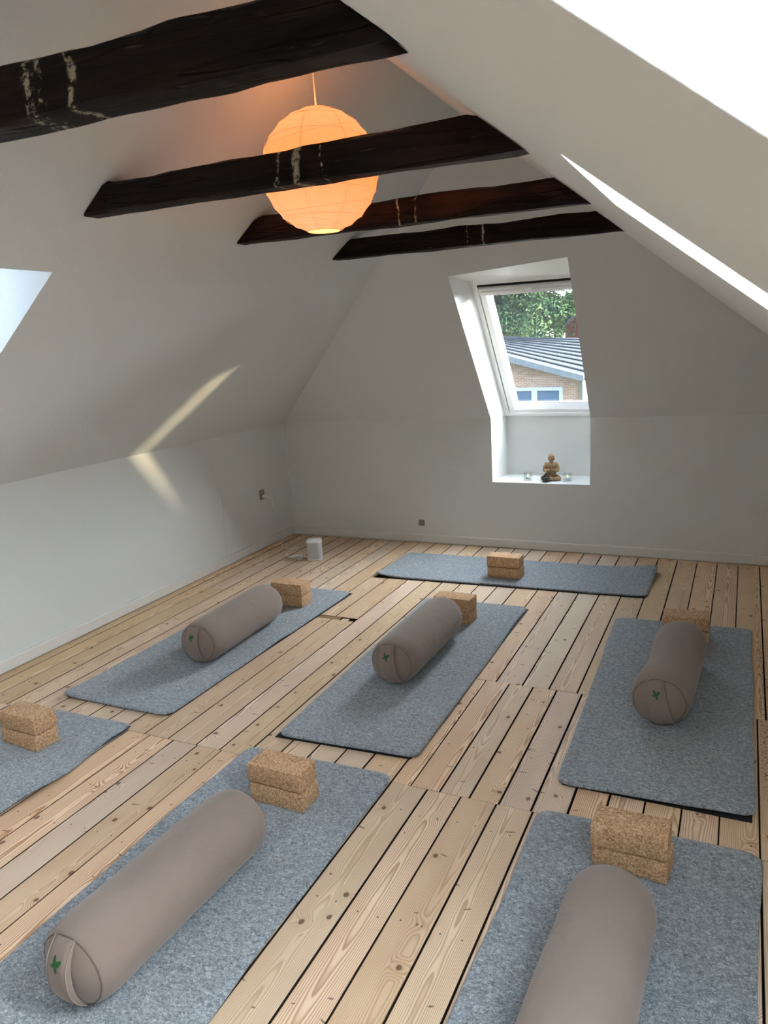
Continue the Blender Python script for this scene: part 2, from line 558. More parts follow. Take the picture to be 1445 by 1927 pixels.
# subfloor and planks
fl = struct('floor', MB().box(XL, XR, YR, YB, -0.06, -0.022), M['gap'])
def plank(x0, x1, y0, y1, mat='pine', lift=None):
    g = random.uniform(0.0024, 0.0044)
    e = random.uniform(0.0004, 0.0012)
    z = random.uniform(-0.0012, 0.0) if lift is None else lift
    hx, hy = (x1 - x0) / 2 - g, (y1 - y0) / 2 - e
    b = 0.0012
    v = [(-hx, -hy, -0.02), (hx, -hy, -0.02), (hx, hy, -0.02), (-hx, hy, -0.02),
         (-hx, -hy, -b), (hx, -hy, -b), (hx, hy, -b), (-hx, hy, -b),
         (-hx + b, -hy + b, 0), (hx - b, -hy + b, 0), (hx - b, hy - b, 0), (-hx + b, hy - b, 0)]
    f = [(0, 3, 2, 1), (0, 1, 5, 4), (1, 2, 6, 5), (2, 3, 7, 6), (3, 0, 4, 7), (4, 5, 9, 8), (5, 6, 10, 9), (6, 7, 11, 10), (7, 4, 8, 11), (8, 9, 10, 11)]
    o = obj('plank', MB().add(v, f), M[mat], fl, loc=((x0 + x1) / 2, (y0 + y1) / 2, z))
    o.data.materials.append(M['pine_edge'])
    for k in range(5):
        o.data.polygons[k].material_index = 1
    return o

struct_back = [plank(XL + (XR - XL) * i / 34, XL + (XR - XL) * (i + 1) / 34, YR, -1.2) for i in range(34)]
near_x = [-3.673, -3.56, -3.43, -3.30, -3.17, -3.04, -2.91, -2.78, -2.65, -2.52, -2.389, -2.254, -2.120, -1.990, -1.86, -1.72, -1.585, -1.45, -1.315,
          -1.195, -1.041, -0.905, -0.765, -0.629, -0.505, -0.38, -0.255, -0.13, -0.005, 0.118, 0.25, 0.38, 0.51, 0.64, XR]
for a, b in zip(near_x, near_x[1:]):
    plank(a, b, -1.2, 2.415 if b < -1.1 else 2.447)
left_x = [-3.673, -3.586, -3.462, -3.323, -3.19, -3.064, -2.942, -2.81, -2.687, -2.555, -2.422, -2.287, -2.13, -2.003, -1.87, -1.735, -1.605, -1.475, -1.345, -1.195]
for a, b in zip(left_x, left_x[1:]):
    j = 4.265 if b < -3.2 else (3.965 if -2.43 < a < -2.2 else (5.18 if -2.95 < a < -2.42 else None))
    if j:
        plank(a, b, 2.415, j)
        plank(a, b, j + (0.05 if a > -2.43 else 0.0), YB)
    else:
        plank(a, b, 2.415, YB)
plank(-2.422, -2.235, 3.966, 4.014, 'pine_brown', -0.002)
plank(-2.235, -2.18, 3.966, 4.014, 'pine', -0.008)
mid_x = [-1.195, -1.113, -0.993, -0.873, -0.758, -0.637, -0.51, -0.385, -0.26, -0.135, -0.01, 0.116, 0.25, 0.38, 0.51, 0.64, XR]
for a, b in zip(mid_x, mid_x[1:]):
    plank(a, b, 2.447, 3.432)
far_x = [-1.195, -1.062, -0.928, -0.797, -0.660, -0.521, -0.386, -0.252, -0.119, 0.016, 0.151, 0.285, 0.42, 0.55, 0.66, XR]
for a, b in zip(far_x, far_x[1:]):
    plank(a, b, 3.432, YB)

# openings
WX0, WX1 = -1.784, -1.024
TL = (-1.803, 4.972, zH(-1.803, 4.972)); TR = (-1.017, 4.939, zH(-1.017, 4.939))
KL = (WX0, YB, zH(WX0, YB)); KR = (WX1, YB, zH(WX1, YB))
CL = (XL, YB, zH(XL, YB)); CR = (XR, YB, zR(XR, YB))
SZ = 0.535

struct('wall_left', MB().poly((XL, YR, -0.06), (XL, YB, -0.06), CL, PL(XL, YR)), M['wall'])
struct('wall_right', MB().poly((XR, YR, -0.06), (XR, YB, -0.06), CR, PR(XR, YR)), M['wall'])
struct('wall_rear', MB().poly((XL, YR, -0.06), (XR, YR, -0.06), PR(XR, YR), RN, PL(XL, YR)), M['wall'])
wb = struct('wall_back', MB().poly((XL, YB, -0.06), (WX0, YB, -0.06), (WX0, YB, SZ), KL, CL)
            .poly((WX1, YB, -0.06), (XR, YB, -0.06), CR, KR, (WX1, YB, SZ)).poly((WX0, YB, -0.06), (WX1, YB, -0.06), (WX1, YB, SZ), (WX0, YB, SZ)), M['wall'])
ch = struct('ceiling_back', MB().poly(CL, KL, TL, APEX).poly(TL, TR, APEX).poly(KR, CR, APEX, TR), M['wall'])
# sloping ceilings with skylights: strips between y-lines, at most one opening in each
def slope(name, P, knee, holes, cuts):
    mb = MB()
    ys = [YR] + cuts + [None]
    for y0, y1, h in zip(ys, ys[1:], holes):
        k0, r0 = P(knee, y0), ridge(y0)
        k1, r1 = (P(knee, y1), ridge(y1)) if y1 is not None else ((CL if knee == XL else CR), APEX)
        q = [P(*p) for p in h]
        mb.poly(k0, k1, q[1], q[0]).poly(k1, r1, q[2], q[1]).poly(r1, r0, q[3], q[2]).poly(r0, k0, q[0], q[3])
    return struct(name, mb, M['wall'])
HLS = [[(-3.25, 1.72), (-3.25, 2.313), (-2.472, 2.313), (-2.472, 1.72)]]
HRS = [[(0.55, -0.52), (0.55, 0.275), (-0.45, 0.328), (-0.45, -0.52)],
       [(0.70, 0.92), (0.70, 1.42), (-0.264, 1.781), (-0.277, 1.293)]]
cl_ = slope('ceiling_left', PL, XL, HLS, [])
cr_ = slope('ceiling_right', PR, XR, HRS, [0.62])
for o in list(COL.objects):
    if o.name.startswith(('wall_', 'ceiling_')):
        flip_to(o, MIDP)

# ------------------------------------------------------------------ windows
def pane_mat(name='window_glass', tint=(0.96, 0.97, 0.965)):
    m = Mat(name)
    nt = m.nt
    tr = nt.nodes.new('ShaderNodeBsdfTransparent'); tr.inputs[0].default_value = (*tint, 1)
    gl = nt.nodes.new('ShaderNodeBsdfGlossy'); gl.inputs['Roughness'].default_value = 0.02
    lw = nt.nodes.new('ShaderNodeLayerWeight'); lw.inputs[0].default_value = 0.5
    fr_ = m.math('ADD', 0.03, m.math('MULTIPLY', 0.9, m.math('POWER', lw.outputs['Facing'], 5.0)))
    mx = nt.nodes.new('ShaderNodeMixShader')
    nt.links.new(fr_, mx.inputs[0]); nt.links.new(tr.outputs[0], mx.inputs[1]); nt.links.new(gl.outputs[0], mx.inputs[2])
    df = nt.nodes.new('ShaderNodeBsdfTranslucent'); df.inputs[0].default_value = (0.85, 0.9, 0.95, 1)
    m2 = nt.nodes.new('ShaderNodeMixShader')
    ns = m.noise(m.oc, 4, 3).outputs[0]
    m.set(m2.inputs[0], m.math('ADD', 0.0012, m.math('MULTIPLY', ns, 0.0014)))       # faint translucent film puts a hazy veil into the glass
    nt.links.new(mx.outputs[0], m2.inputs[1]); nt.links.new(df.outputs[0], m2.inputs[2])
    nt.links.new(m2.outputs[0], m.out.inputs[0])
    nt.nodes.remove(m.b)
    return m.m
M['pane'] = pane_mat()
M['pane_dimmed'] = pane_mat('dimmed_window_glass', (0.78, 0.80, 0.805))  # grey tint put into the glass to dim the view outside
M['blind'] = plain('white_vent_bar', (0.78, 0.78, 0.78), 0.35, 0.5, 0.02).m

def ring(mb, x0, x1, y0, y1, wl, wr, wb_, wt, z0, z1):
    """a rectangular frame: four bars around an opening"""
    mb.box(x0, x0 + wl, y0, y1, z0, z1); mb.box(x1 - wr, x1, y0, y1, z0, z1)
    mb.box(x0 + wl, x1 - wr, y0, y0 + wb_, z0, z1); mb.box(x0 + wl, x1 - wr, y1 - wt, y1, z0, z1)
    return mb

def portal(mat, sx, sy, z):
    l = bpy.data.lights.new('portal', 'AREA'); l.shape = 'RECTANGLE'; l.size = sx; l.size_y = sy
    l.cycles.is_portal = True
    o = bpy.data.objects.new('portal', l); COL.objects.link(o)
    o.matrix_world = mat @ Matrix.Translation((0, 0, z)) @ Matrix.Rotation(math.pi, 4, 'X')
    return o

# back skylight: local X along the wall, Y up the slope, Z into the room
FX0, FX1 = -1.758, -0.965
ch_, sh_ = math.cos(math.atan(1.262)), math.sin(math.atan(1.262))
F0 = Vector((FX0, 6.107, 1.028))
FM = Matrix(((1, 0, 0, F0.x), (0, -ch_, -sh_, F0.y), (0, sh_, -ch_, F0.z), (0, 0, 0, 1)))
FW, FH = FX1 - FX0, 1.295
win = struct('window_1', ring(MB(), 0, FW, 0, FH, 0.036, 0.036, 0.02, 0.03, -0.055, 0.0), M['winframe'])
win.matrix_world = FM
obj('cladding', MB().box(-0.02, 0.06, 0, FH, -0.20, -0.0555).box(FW - 0.06, FW + 0.02, 0, FH, -0.20, -0.0555).box(0.06, FW - 0.06, FH - 0.05, FH, -0.20, -0.0555), M['winframe'], win)  # unseen outer frame, made deep to narrow the sun streak
sx0, sx1, sy0, sy1 = 0.043, FW - 0.043, 0.026, FH - 0.048
# sash with a bevelled inner edge
def sash_mesh(x0, x1, y0, y1, w, bw, wb2, bb, wt, z, zd):
    mb = MB()
    o = [(x0, y0), (x1, y0), (x1, y1), (x0, y1)]
    i = [(x0 + w, y0 + wb2), (x1 - w, y0 + wb2), (x1 - w, y1 - wt), (x0 + w, y1 - wt)]
    g = [(x0 + w + bw, y0 + wb2 + bb), (x1 - w - bw, y0 + wb2 + bb), (x1 - w - bw, y1 - wt - 0.004), (x0 + w + bw, y1 - wt - 0.004)]
    vs_ = [(a, b, z) for a, b in o] + [(a, b, z) for a, b in i] + [(a, b, zd) for a, b in g] + [(a, b, -0.054) for a, b in o] + [(a, b, -0.054) for a, b in g]
    fs = []
    for k in range(4):
        l = (k + 1) % 4
        fs += [(k, l, 4 + l, 4 + k), (4 + k, 4 + l, 8 + l, 8 + k), (12 + l, 12 + k, 16 + k, 16 + l), (12 + k, 12 + l, l, k), (8 + k, 8 + l, 16 + l, 16 + k)]
    return mb.add(vs_, fs)
obj('sash', sash_mesh(sx0, sx1, sy0, sy1, 0.040, 0.028, 0.034, 0.042, 0.020, -0.004, -0.045), M['winframe'], win)
obj('pane', MB().box(sx0 + 0.06, sx1 - 0.06, sy0 + 0.07, sy1 - 0.02, -0.062, -0.056), M['pane_dimmed'], win)
vb = obj('vent_bar', MB().bbox(sx0 + 0.004, sx1 - 0.004, sy1 - 0.062, sy1 - 0.004, -0.004, 0.022, 0.006), M['blind'], win)
for a, b in ((sx0 + 0.02, FW / 2 - 0.03), (FW / 2 + 0.03, sx1 - 0.02)):
    obj('vent_flap', MB().bbox(a, b, sy1 - 0.046, sy1 - 0.022, 0.021, 0.031, 0.008), M['winframe'], vb)
obj('vent_block', MB().bbox(FW / 2 - 0.024, FW / 2 + 0.024, sy1 - 0.055, sy1 - 0.012, 0.021, 0.028, 0.004), M['paint'], vb)
obj('gap_strip', MB().box(0.03, FW - 0.03, FH - 0.05, FH - 0.028, -0.06, -0.002), M['black'], win)  # black strip filling the dark gap above the sash
obj('hinge_pin', MB().bbox(0.012, 0.026, 0.05, 0.08, -0.001, 0.004, 0.002), M['paint'], win)
portal(FM, FW - 0.2, FH - 0.2, -0.16).location = FM @ Vector((FW / 2, FH / 2, -0.14))

# reveal of the back skylight and its niche
f_bl = FM @ Vector((0, 0, 0)); f_br = FM @ Vector((FW, 0, 0)); f_tl = FM @ Vector((0, FH, 0)); f_tr = FM @ Vector((FW, FH, 0))
NY, NX0, NX1 = 6.150, -1.763, -1.005
n_bl, n_br, n_tl, n_tr = (NX0, NY, SZ), (NX1, NY, SZ), (NX0, NY, 1.015), (NX1, NY, 1.015)
rv = MB()
rv.poly((WX0, YB, SZ), n_bl, n_tl, KL).poly(KL, n_tl, f_bl, TL).poly(TL, f_bl, f_tl)
rv.poly((WX1, YB, SZ), KR, n_tr, n_br).poly(KR, TR, f_br, n_tr).poly(TR, f_tr, f_br)
rv.poly(TL, f_tl, f_tr, TR)
rv.poly(n_tl, n_tr, f_br, f_bl)
rvo = obj('reveal', rv, M['paint'], ch)
flip_to(rvo, (-1.4, 5.6, 1.4))
struct('trim_1', MB().box(WX0 - 0.01, WX1 + 0.01, YB + 0.004, NY + 0.01, SZ - 0.03, SZ), M['paint'])
nb = struct('wall_niche', MB().poly(n_bl, n_br, n_tr, n_tl), M['wall'])
flip_to(nb, MIDP)

def skylight(idx, q, depth, ceil):
    """a skylight in a sloping ceiling: q = the four corners of the opening on the slope"""
    q = [Vector(p) for p in q]
    c = sum(q, Vector()) / 4
    n = (q[1] - q[0]).cross(q[3] - q[0]).normalized()
    if n.dot(Vector(MIDP) - c) < 0:
        n = -n
    t = [p - n * depth for p in q]
    mb = MB()
    for k in range(4):
        mb.poly(q[k], q[(k + 1) % 4], t[(k + 1) % 4], t[k])
    r = obj('reveal', mb, M['reveal'], ceil)
    flip_to(r, c - n * depth * 0.5)
    # frame in a local box: X along the ridge, Y up the slope
    ey = ((t[2] + t[3]) / 2 - (t[0] + t[1]) / 2)
    H = ey.length; ey.normalize()
    ex = ey.cross(n).normalized()
    ez = n
    tc = sum(t, Vector()) / 4
    W = max((p - tc).dot(ex) for p in t) - min((p - tc).dot(ex) for p in t)
    m = Matrix(((ex.x, ey.x, ez.x, tc.x), (ex.y, ey.y, ez.y, tc.y), (ex.z, ey.z, ez.z, tc.z), (0, 0, 0, 1)))
    fr = struct('window_%d' % idx, ring(MB(), -W / 2 - 0.03, W / 2 + 0.03, -H / 2 - 0.03, H / 2 + 0.03, 0.05, 0.05, 0.05, 0.05, -0.1, 0.0), M['winframe'])
    fr.matrix_world = m
    obj('sash', ring(MB(), -W / 2 + 0.022, W / 2 - 0.022, -H / 2 + 0.022, H / 2 - 0.022, 0.045, 0.045, 0.045, 0.045, -0.09, -0.01), M['winframe'], fr)
    obj('pane', MB().box(-W / 2 + 0.06, W / 2 - 0.06, -H / 2 + 0.06, H / 2 - 0.06, -0.06, -0.054), M['pane'], fr)
    portal(m, W, H, -0.13)
    return fr
for i, h in enumerate(HLS[::-1]):
    skylight(2 + i, [PL(*p) for p in h], 0.36, cl_)
for i, h in enumerate(HRS[::-1]):
    skylight(5 + i, [PR(*p) for p in h], 0.36, cr_)

# baseboards and wall details
def board(name, y_axis):
    mb = MB()
    t, h = 0.016, 0.072
    pr = [(0, 0.006), (t, 0.006), (t, h - 0.006), (t - 0.004, h), (0, h)]
    if y_axis:
        a = [(XL + p, YR, z) for p, z in pr]; b = [(XL + p, YB, z) for p, z in pr]
    else:
        a = [(XL, YB - p, z) for p, z in pr]; b = [(XR, YB - p, z) for p, z in pr]
    n = len(pr)
    mb.add(a + b, [(i, (i + 1) % n, n + (i + 1) % n, n + i) for i in range(n)] + [tuple(range(n)), tuple(range(2 * n - 1, n - 1, -1))])
    return struct(name, mb, M['skirting'])
M['skirting'] = plain('painted_skirting', (0.66, 0.655, 0.63), 0.55, 0.4, 0.02).m
board('baseboard_left', True)
board('baseboard_back', False)
# painted-over hatch: a faint raised frame on the left wall
hb = MB()
hb.box(XL, XL + 0.0025, 4.784, 4.796, 0.072, 0.606).box(XL, XL + 0.0025, 4.796, 5.27, 0.598, 0.606)
struct('trim_2', hb, M['wall'])
struct('trim_3', MB().box(XL, XL + 0.008, YB - 0.012, YB, 0.072, 1.0), M['wall'])

# ------------------------------------------------------------------ beams
def make_beam(yb, zb, lab, marks, red, seed, h=0.108, d=0.092):
    y0, y1 = yb - d, yb
    rx = 9.0
    ct = [(0.0, 0.008), (0.008, 0.0), (d - 0.010, 0.0), (d, 0.010), (d, h - 0.012), (d - 0.014, h), (0.014, h), (0.0, h - 0.014)]
    N = 46
    mb = MB()
    for i in range(N + 1):
        t = i / N
        for k, (cy, cz) in enumerate(ct):
            z = zb + cz; y = y0 + cy
            xl = (z - 4.082 + 0.0068 * y) / 0.825 + 0.004
            xr = (1.7853 - 0.0193 * y - z) / 0.789 - 0.004
            x = xl + (xr - xl) * t
            wz = (noise.noise((x * 3.1 + seed, k * 0.9, seed)) * 0.010 + noise.noise((x * 11 + seed, k * 2.1, 3.0)) * 0.0035)
            wy = (noise.noise((x * 2.7 + seed, k * 1.3, 9.0)) * 0.008 + noise.noise((x * 9 + seed, k * 1.9, 5.0)) * 0.003)
            if t > 0.001 and t < 0.999:
                z += wz * (1.3 if cz > 0.05 else 0.7); y += wy
            mb.v.append((x, y, z))
    n = len(ct)
    for i in range(N):
        for k in range(n):
            l = (k + 1) % n
            mb.f.append((i * n + k, i * n + l, (i + 1) * n + l, (i + 1) * n + k))
    mb.f.append(tuple(range(n))); mb.f.append(tuple(range(N * n + n - 1, N * n - 1, -1)))
    o = obj('ceiling_beam', mb, beam_wood('dark_stained_beam', marks, red), autosmooth=40)
    bm = bmesh.new(); bm.from_mesh(o.data); bmesh.ops.recalc_face_normals(bm, faces=bm.faces); bm.to_mesh(o.data); bm.free()
    return tag(o, lab, 'beam', 'dark collar beams across the attic', 'thing')
make_beam(1.395, 2.198, 'thick dark wooden ceiling beam in front of the paper lantern, top left of the photo', [(-1.375, 0.018, 0.02), (-1.345, 0.010, -0.02), (-1.262, 0.015, 0.07)], 0.3, 1.0, 0.118, 0.10)
make_beam(2.376, 2.206, 'dark wooden ceiling beam that crosses right in front of the paper lantern', [(-1.40, 0.008, 0.04), (-1.325, 0.018, 0.10), (-1.24, 0.005, 0.0)], 0.35, 4.3)
make_beam(3.362, 2.186, 'reddish brown wooden ceiling beam directly behind the paper lantern', [(-1.41, 0.006, 0.12), (-1.32, 0.007, 0.04)], 0.9, 8.1)
make_beam(4.348, 2.172, 'farthest dark wooden ceiling beam above the skylight', [(-1.42, 0.006, 0.05), (-1.34, 0.008, 0.12)], 0.55, 12.7)

# ------------------------------------------------------------------ paper lantern
LX, LY, LZ, LR = -1.500, 2.760, 2.335, 0.222
lamp = thing('paper_lantern', 'round glowing white paper lantern hanging between the dark beams', 'lamp', (LX, LY, LZ))
def paper(name, c, e, s):
    m = Mat(name, 0.9, 0.1)
    n = m.noise(m.oc, 9, 3).outputs[0]
    m.col(m.mix(n, (0.42, 0.37, 0.31), (0.48, 0.43, 0.36)))
    z = m.sep(m.oc)[2]
    hot = m.smooth(m.math('ABSOLUTE', m.math('ADD', z, 0.02)), 0.21, 0.0)
    m.set(m.b.inputs['Emission Color'], m.mix(hot, c, e))
    m.b.inputs['Emission Strength'].default_value = s
    return m.m
LE = 0.38
M['paper'] = paper('rice_paper', (0.90, 0.26, 0.08), (1.0, 0.225, 0.036), LE)
M['paper2'] = paper('double_rice_paper', (0.82, 0.225, 0.066), (0.90, 0.195, 0.03), LE * 0.85)
M['paper3'] = paper('rib_paper', (0.70, 0.20, 0.05), (0.75, 0.19, 0.03), LE * 0.5)
M['rib'] = plain('bamboo_rib', (0.45, 0.25, 0.10), 0.7, 0.2).m
prof = []
NR = 11
a0, a1 = math.asin(0.058 / LR), math.pi - math.asin(0.062 / LR)
for i in range(NR * 4 + 1):
    t = i / (NR * 4)
    a = a0 + (a1 - a0) * t
    ph = (i % 4) / 4
    k = 1 - 0.016 * math.sin(math.pi * ph)
    prof.append((LR * k * math.sin(a), LR * k * math.cos(a)))
obj('shade', MB().lathe(prof, 48), M['paper'], lamp, smooth=True)
for k in range(8):
    t0 = 2 * math.pi * k / 8 + 0.2
    mb = MB(); vs_ = []
    for r, z in prof:
        dt = 0.0045 / max(r, 0.03)
        for s in (-1, 1):
            vs_.append(((r + 0.0008) * math.cos(t0 + s * dt), (r + 0.0008) * math.sin(t0 + s * dt), z))
    mb.add(vs_, [(2 * i, 2 * i + 1, 2 * i + 3, 2 * i + 2) for i in range(len(prof) - 1)])
    obj('paper_seam', mb, M['paper2'], lamp, smooth=True)
for k in range(NR + 1):
    a = a0 + (a1 - a0) * k / NR
    pts = []
    tx, tp = random.uniform(0.0, 0.22), random.uniform(0, 6.28)
    for j in range(48):
        t = 2 * math.pi * j / 48
        aa = a + (tx * math.cos(t + tp) if 0 < k < NR else 0)
        pts.append((LR * 1.004 * math.sin(aa) * math.cos(t), LR * 1.004 * math.sin(aa) * math.sin(t), LR * 1.004 * math.cos(aa)))
    obj('rib', MB().tube(pts, 0.0008 if 0 < k < NR else 0.0012, 5, True), M['paper3'], lamp, smooth=True)
cz = zL(LX, LY) - LZ
obj('cord', MB().tube([(0, 0, 0.06), (0.001, 0, 0.2), (-0.003, 0, 0.34), (-0.004, 0, cz)], 0.003, 8), M['paint'], lamp, smooth=True)
obj('bulb', MB().lathe([(0.0, -0.05), (0.02, -0.045), (0.03, -0.02), (0.026, 0.01), (0.014, 0.035), (0.013, 0.065), (0.0, 0.066)], 20), M['paint'], lamp, smooth=True)
bl = bpy.data.lights.new('bulb_light', 'POINT'); bl.energy = 4.5; bl.color = (1.0, 0.45, 0.14); bl.shadow_soft_size = 0.03
blo = bpy.data.objects.new('bulb_light', bl); COL.objects.link(blo); blo.location = (LX, LY, LZ + 0.10)

# ------------------------------------------------------------------ mats
def make_mat(corners, lab, under=None, bumps=(), edge_wave=0.006, seed=0.0, nu=28, nv=64, th=0.011, rad=0.05):
    """corners: near left, near right, far right, far left on the floor; bumps lift the felt locally"""
    a, b, c, d = [Vector((*p, 0)) for p in corners]
    cen = (a + b + c + d) / 4
    root = thing('wool_mat', lab, 'mat', (cen.x, cen.y, 0.0005), 0, 'grey wool yoga mats')
    base = 0.0005 + (0.004 if under else 0.0)
    def P(u, v):
        p = (a * (1 - u) + b * u) * (1 - v) + (d * (1 - u) + c * u) * v - cen
        W = (b - a).length; L = (d - a).length
        # rounded corners
        eu, ev = min(u, 1 - u) * W, min(v, 1 - v) * L
        if eu < rad and ev < rad:
            q = Vector((rad - eu, rad - ev))
            m_ = max(q.x, q.y)
            if q.length > 1e-6 and m_ > 0:
                sc = m_ / q.length
                q2 = q * sc
                sx = 1 if u > 0.5 else -1; sy = 1 if v > 0.5 else -1
                p += (b - a).normalized() * (q2.x - q.x) * sx + (d - a).normalized() * (q2.y - q.y) * sy
        k = edge_wave
        w_ = p + cen
        if u < 0.001 or u > 0.999: p += (b - a).normalized() * noise.noise((w_.y * 2.3, seed, u)) * k * 1.6
        if v < 0.001 or v > 0.999: p += (d - a).normalized() * noise.noise((w_.x * 3.0, seed, v + 7)) * k
        z = base
        for bx, by, br, bh in bumps:
            r_ = math.hypot(w_.x - bx, (w_.y - by))
            z += bh * math.exp(-(r_ / br) ** 2)
        return p.x, p.y, z
    us = [0, 0.012, 0.03, 0.055] + [0.055 + 0.89 * i / nu for i in range(1, nu)] + [0.945, 0.97, 0.988, 1]
    vs2 = [0, 0.005, 0.012, 0.022] + [0.022 + 0.956 * i / nv for i in range(1, nv)] + [0.978, 0.988, 0.995, 1]
    top = MB(); n = len(us); m_ = len(vs2)
    grid = [[P(u, v) for u in us] for v in vs2]
    for j in range(m_):
        for i in range(n):
            x, y, z = grid[j][i]
            edge = i in (0, n - 1) or j in (0, m_ - 1)
            top.v.append((x, y, z + (th * 0.72 if edge else th)))
    for j in range(m_ - 1):
        for i in range(n - 1):
            top.f.append((j * n + i, j * n + i + 1, (j + 1) * n + i + 1, (j + 1) * n + i))
    # outline
    loop = [(0, i) for i in range(n)] + [(j, n - 1) for j in range(1, m_)] + [(m_ - 1, i) for i in range(n - 2, -1, -1)] + [(j, 0) for j in range(m_ - 2, 0, -1)]
    k0 = len(top.v)
    for j, i in loop:
        x, y, z = grid[j][i]; top.v.append((x, y, z + th * 0.18))
    q = len(loop)
    for k in range(q):
        l = (k + 1) % q
        top.f.append((loop[l][0] * n + loop[l][1], loop[k][0] * n + loop[k][1], k0 + k, k0 + l))
    obj('felt', top, M['felt'], root, smooth=True)
    bot = MB()
    for j, i in loop:
        x, y, z = grid[j][i]; bot.v.append((x, y, z + th * 0.18))
    for j, i in loop:
        x, y, z = grid[j][i]; bot.v.append((x * 0.999, y * 0.999, z))
    for k in range(q):
        l = (k + 1) % q
        bot.f.append((l, k, q + k, q + l))
    g0 = len(bot.v)
    for j in range(m_):
        for i in range(n):
            bot.v.append((grid[j][i][0] * 0.999, grid[j][i][1] * 0.999, grid[j][i][2]))
    for j in range(m_ - 1):
        for i in range(n - 1):
            bot.f.append((g0 + j * n + i, g0 + (j + 1) * n + i, g0 + (j + 1) * n + i + 1, g0 + j * n + i + 1))
    obj('backing', bot, M['felt_edge'], root, smooth=True)
    if under:
        uc, ulab = under
        a2, b2, c2, d2 = [Vector((*p, 0)) for p in uc]
        um = MB().add([(*p.xy, 0.0008) for p in (a2, b2, c2, d2)] + [(*p.xy, 0.0038) for p in (a2, b2, c2, d2)],
                      [(3, 2, 1, 0), (4, 5, 6, 7), (0, 1, 5, 4), (1, 2, 6, 5), (2, 3, 7, 6), (3, 0, 4, 7)])
        tag(obj('rubber_mat', um, M['black']), ulab, 'yoga mat', 'thin black mats under the wool mats')
    return root

make_mat([(-2.396, 4.815), (-0.499, 4.876), (-0.497, 5.462), (-2.385, 5.436)], 'grey wool mat lying crosswise by the back wall below the skylight',
         ([(-2.385, 4.808), (-0.515, 4.868), (-0.52, 5.45), (-2.37, 5.42)], 'thin black rubber mat under the crosswise wool mat by the back wall'),
         [(-0.50, 5.40, 0.16, 0.035), (-2.38, 4.83, 0.10, 0.018)], 0.010, 1.0)
make_mat([(-3.106, 2.566), (-2.423, 2.572), (-2.388, 4.434), (-3.072, 4.43)], 'grey wool mat along the left wall with a bolster whose far end touches cork blocks',
         ([(-3.085, 2.585), (-2.428, 2.59), (-2.378, 4.43), (-3.055, 4.42)], 'thin black rubber mat under the wool mat along the left wall'),
         [(-3.09, 2.58, 0.12, 0.010), (-2.40, 3.55, 0.10, 0.006)], 0.008, 2.0)
make_mat([(-1.820, 2.590), (-1.158, 2.626), (-1.172, 4.478), (-1.845, 4.475)], 'grey wool mat in the middle of the room behind the foreground mats',
         ([(-1.826, 2.588), (-1.185, 2.620), (-1.160, 4.465), (-1.83, 4.46)], 'thin black rubber mat under the middle wool mat'),
         [(-1.5, 2.60, 0.3, 0.004)], 0.008, 3.0)
make_mat([(-0.586, 2.640), (0.104, 2.655), (0.098, 4.480), (-0.630, 4.462)], 'grey wool mat at the right edge, its dark underlay corner showing',
         ([(-0.565, 2.650), (0.094, 2.640), (0.085, 4.46), (-0.61, 4.44)], 'thin black rubber mat under the far right wool mat, one corner sticking out'),
         [(-0.25, 2.66, 0.35, 0.005), (0.02, 2.68, 0.12, 0.006)], 0.006, 4.0)
make_mat([(-3.20, 0.60), (-2.515, 0.60), (-2.511, 2.454), (-3.19, 2.440)], 'grey wool mat cut off by the left edge of the photo, its side edge rippled', None,
         [(-2.53, 1.86, 0.16, 0.022), (-2.52, 2.25, 0.12, 0.004)], 0.022, 5.0)
make_mat([(-1.880, 0.60), (-1.180, 0.60), (-1.204, 2.481), (-1.890, 2.470)], 'grey wool mat in the left foreground under the nearest long bolster', None,
         [(-1.2, 1.6, 0.2, 0.003)], 0.007, 6.0)
make_mat([(-0.620, 0.55), (0.082, 0.55), (0.118, 2.463), (-0.605, 2.460)], 'grey wool mat in the right foreground, cut off by the bottom edge of the photo', None,
         (), 0.006, 7.0)

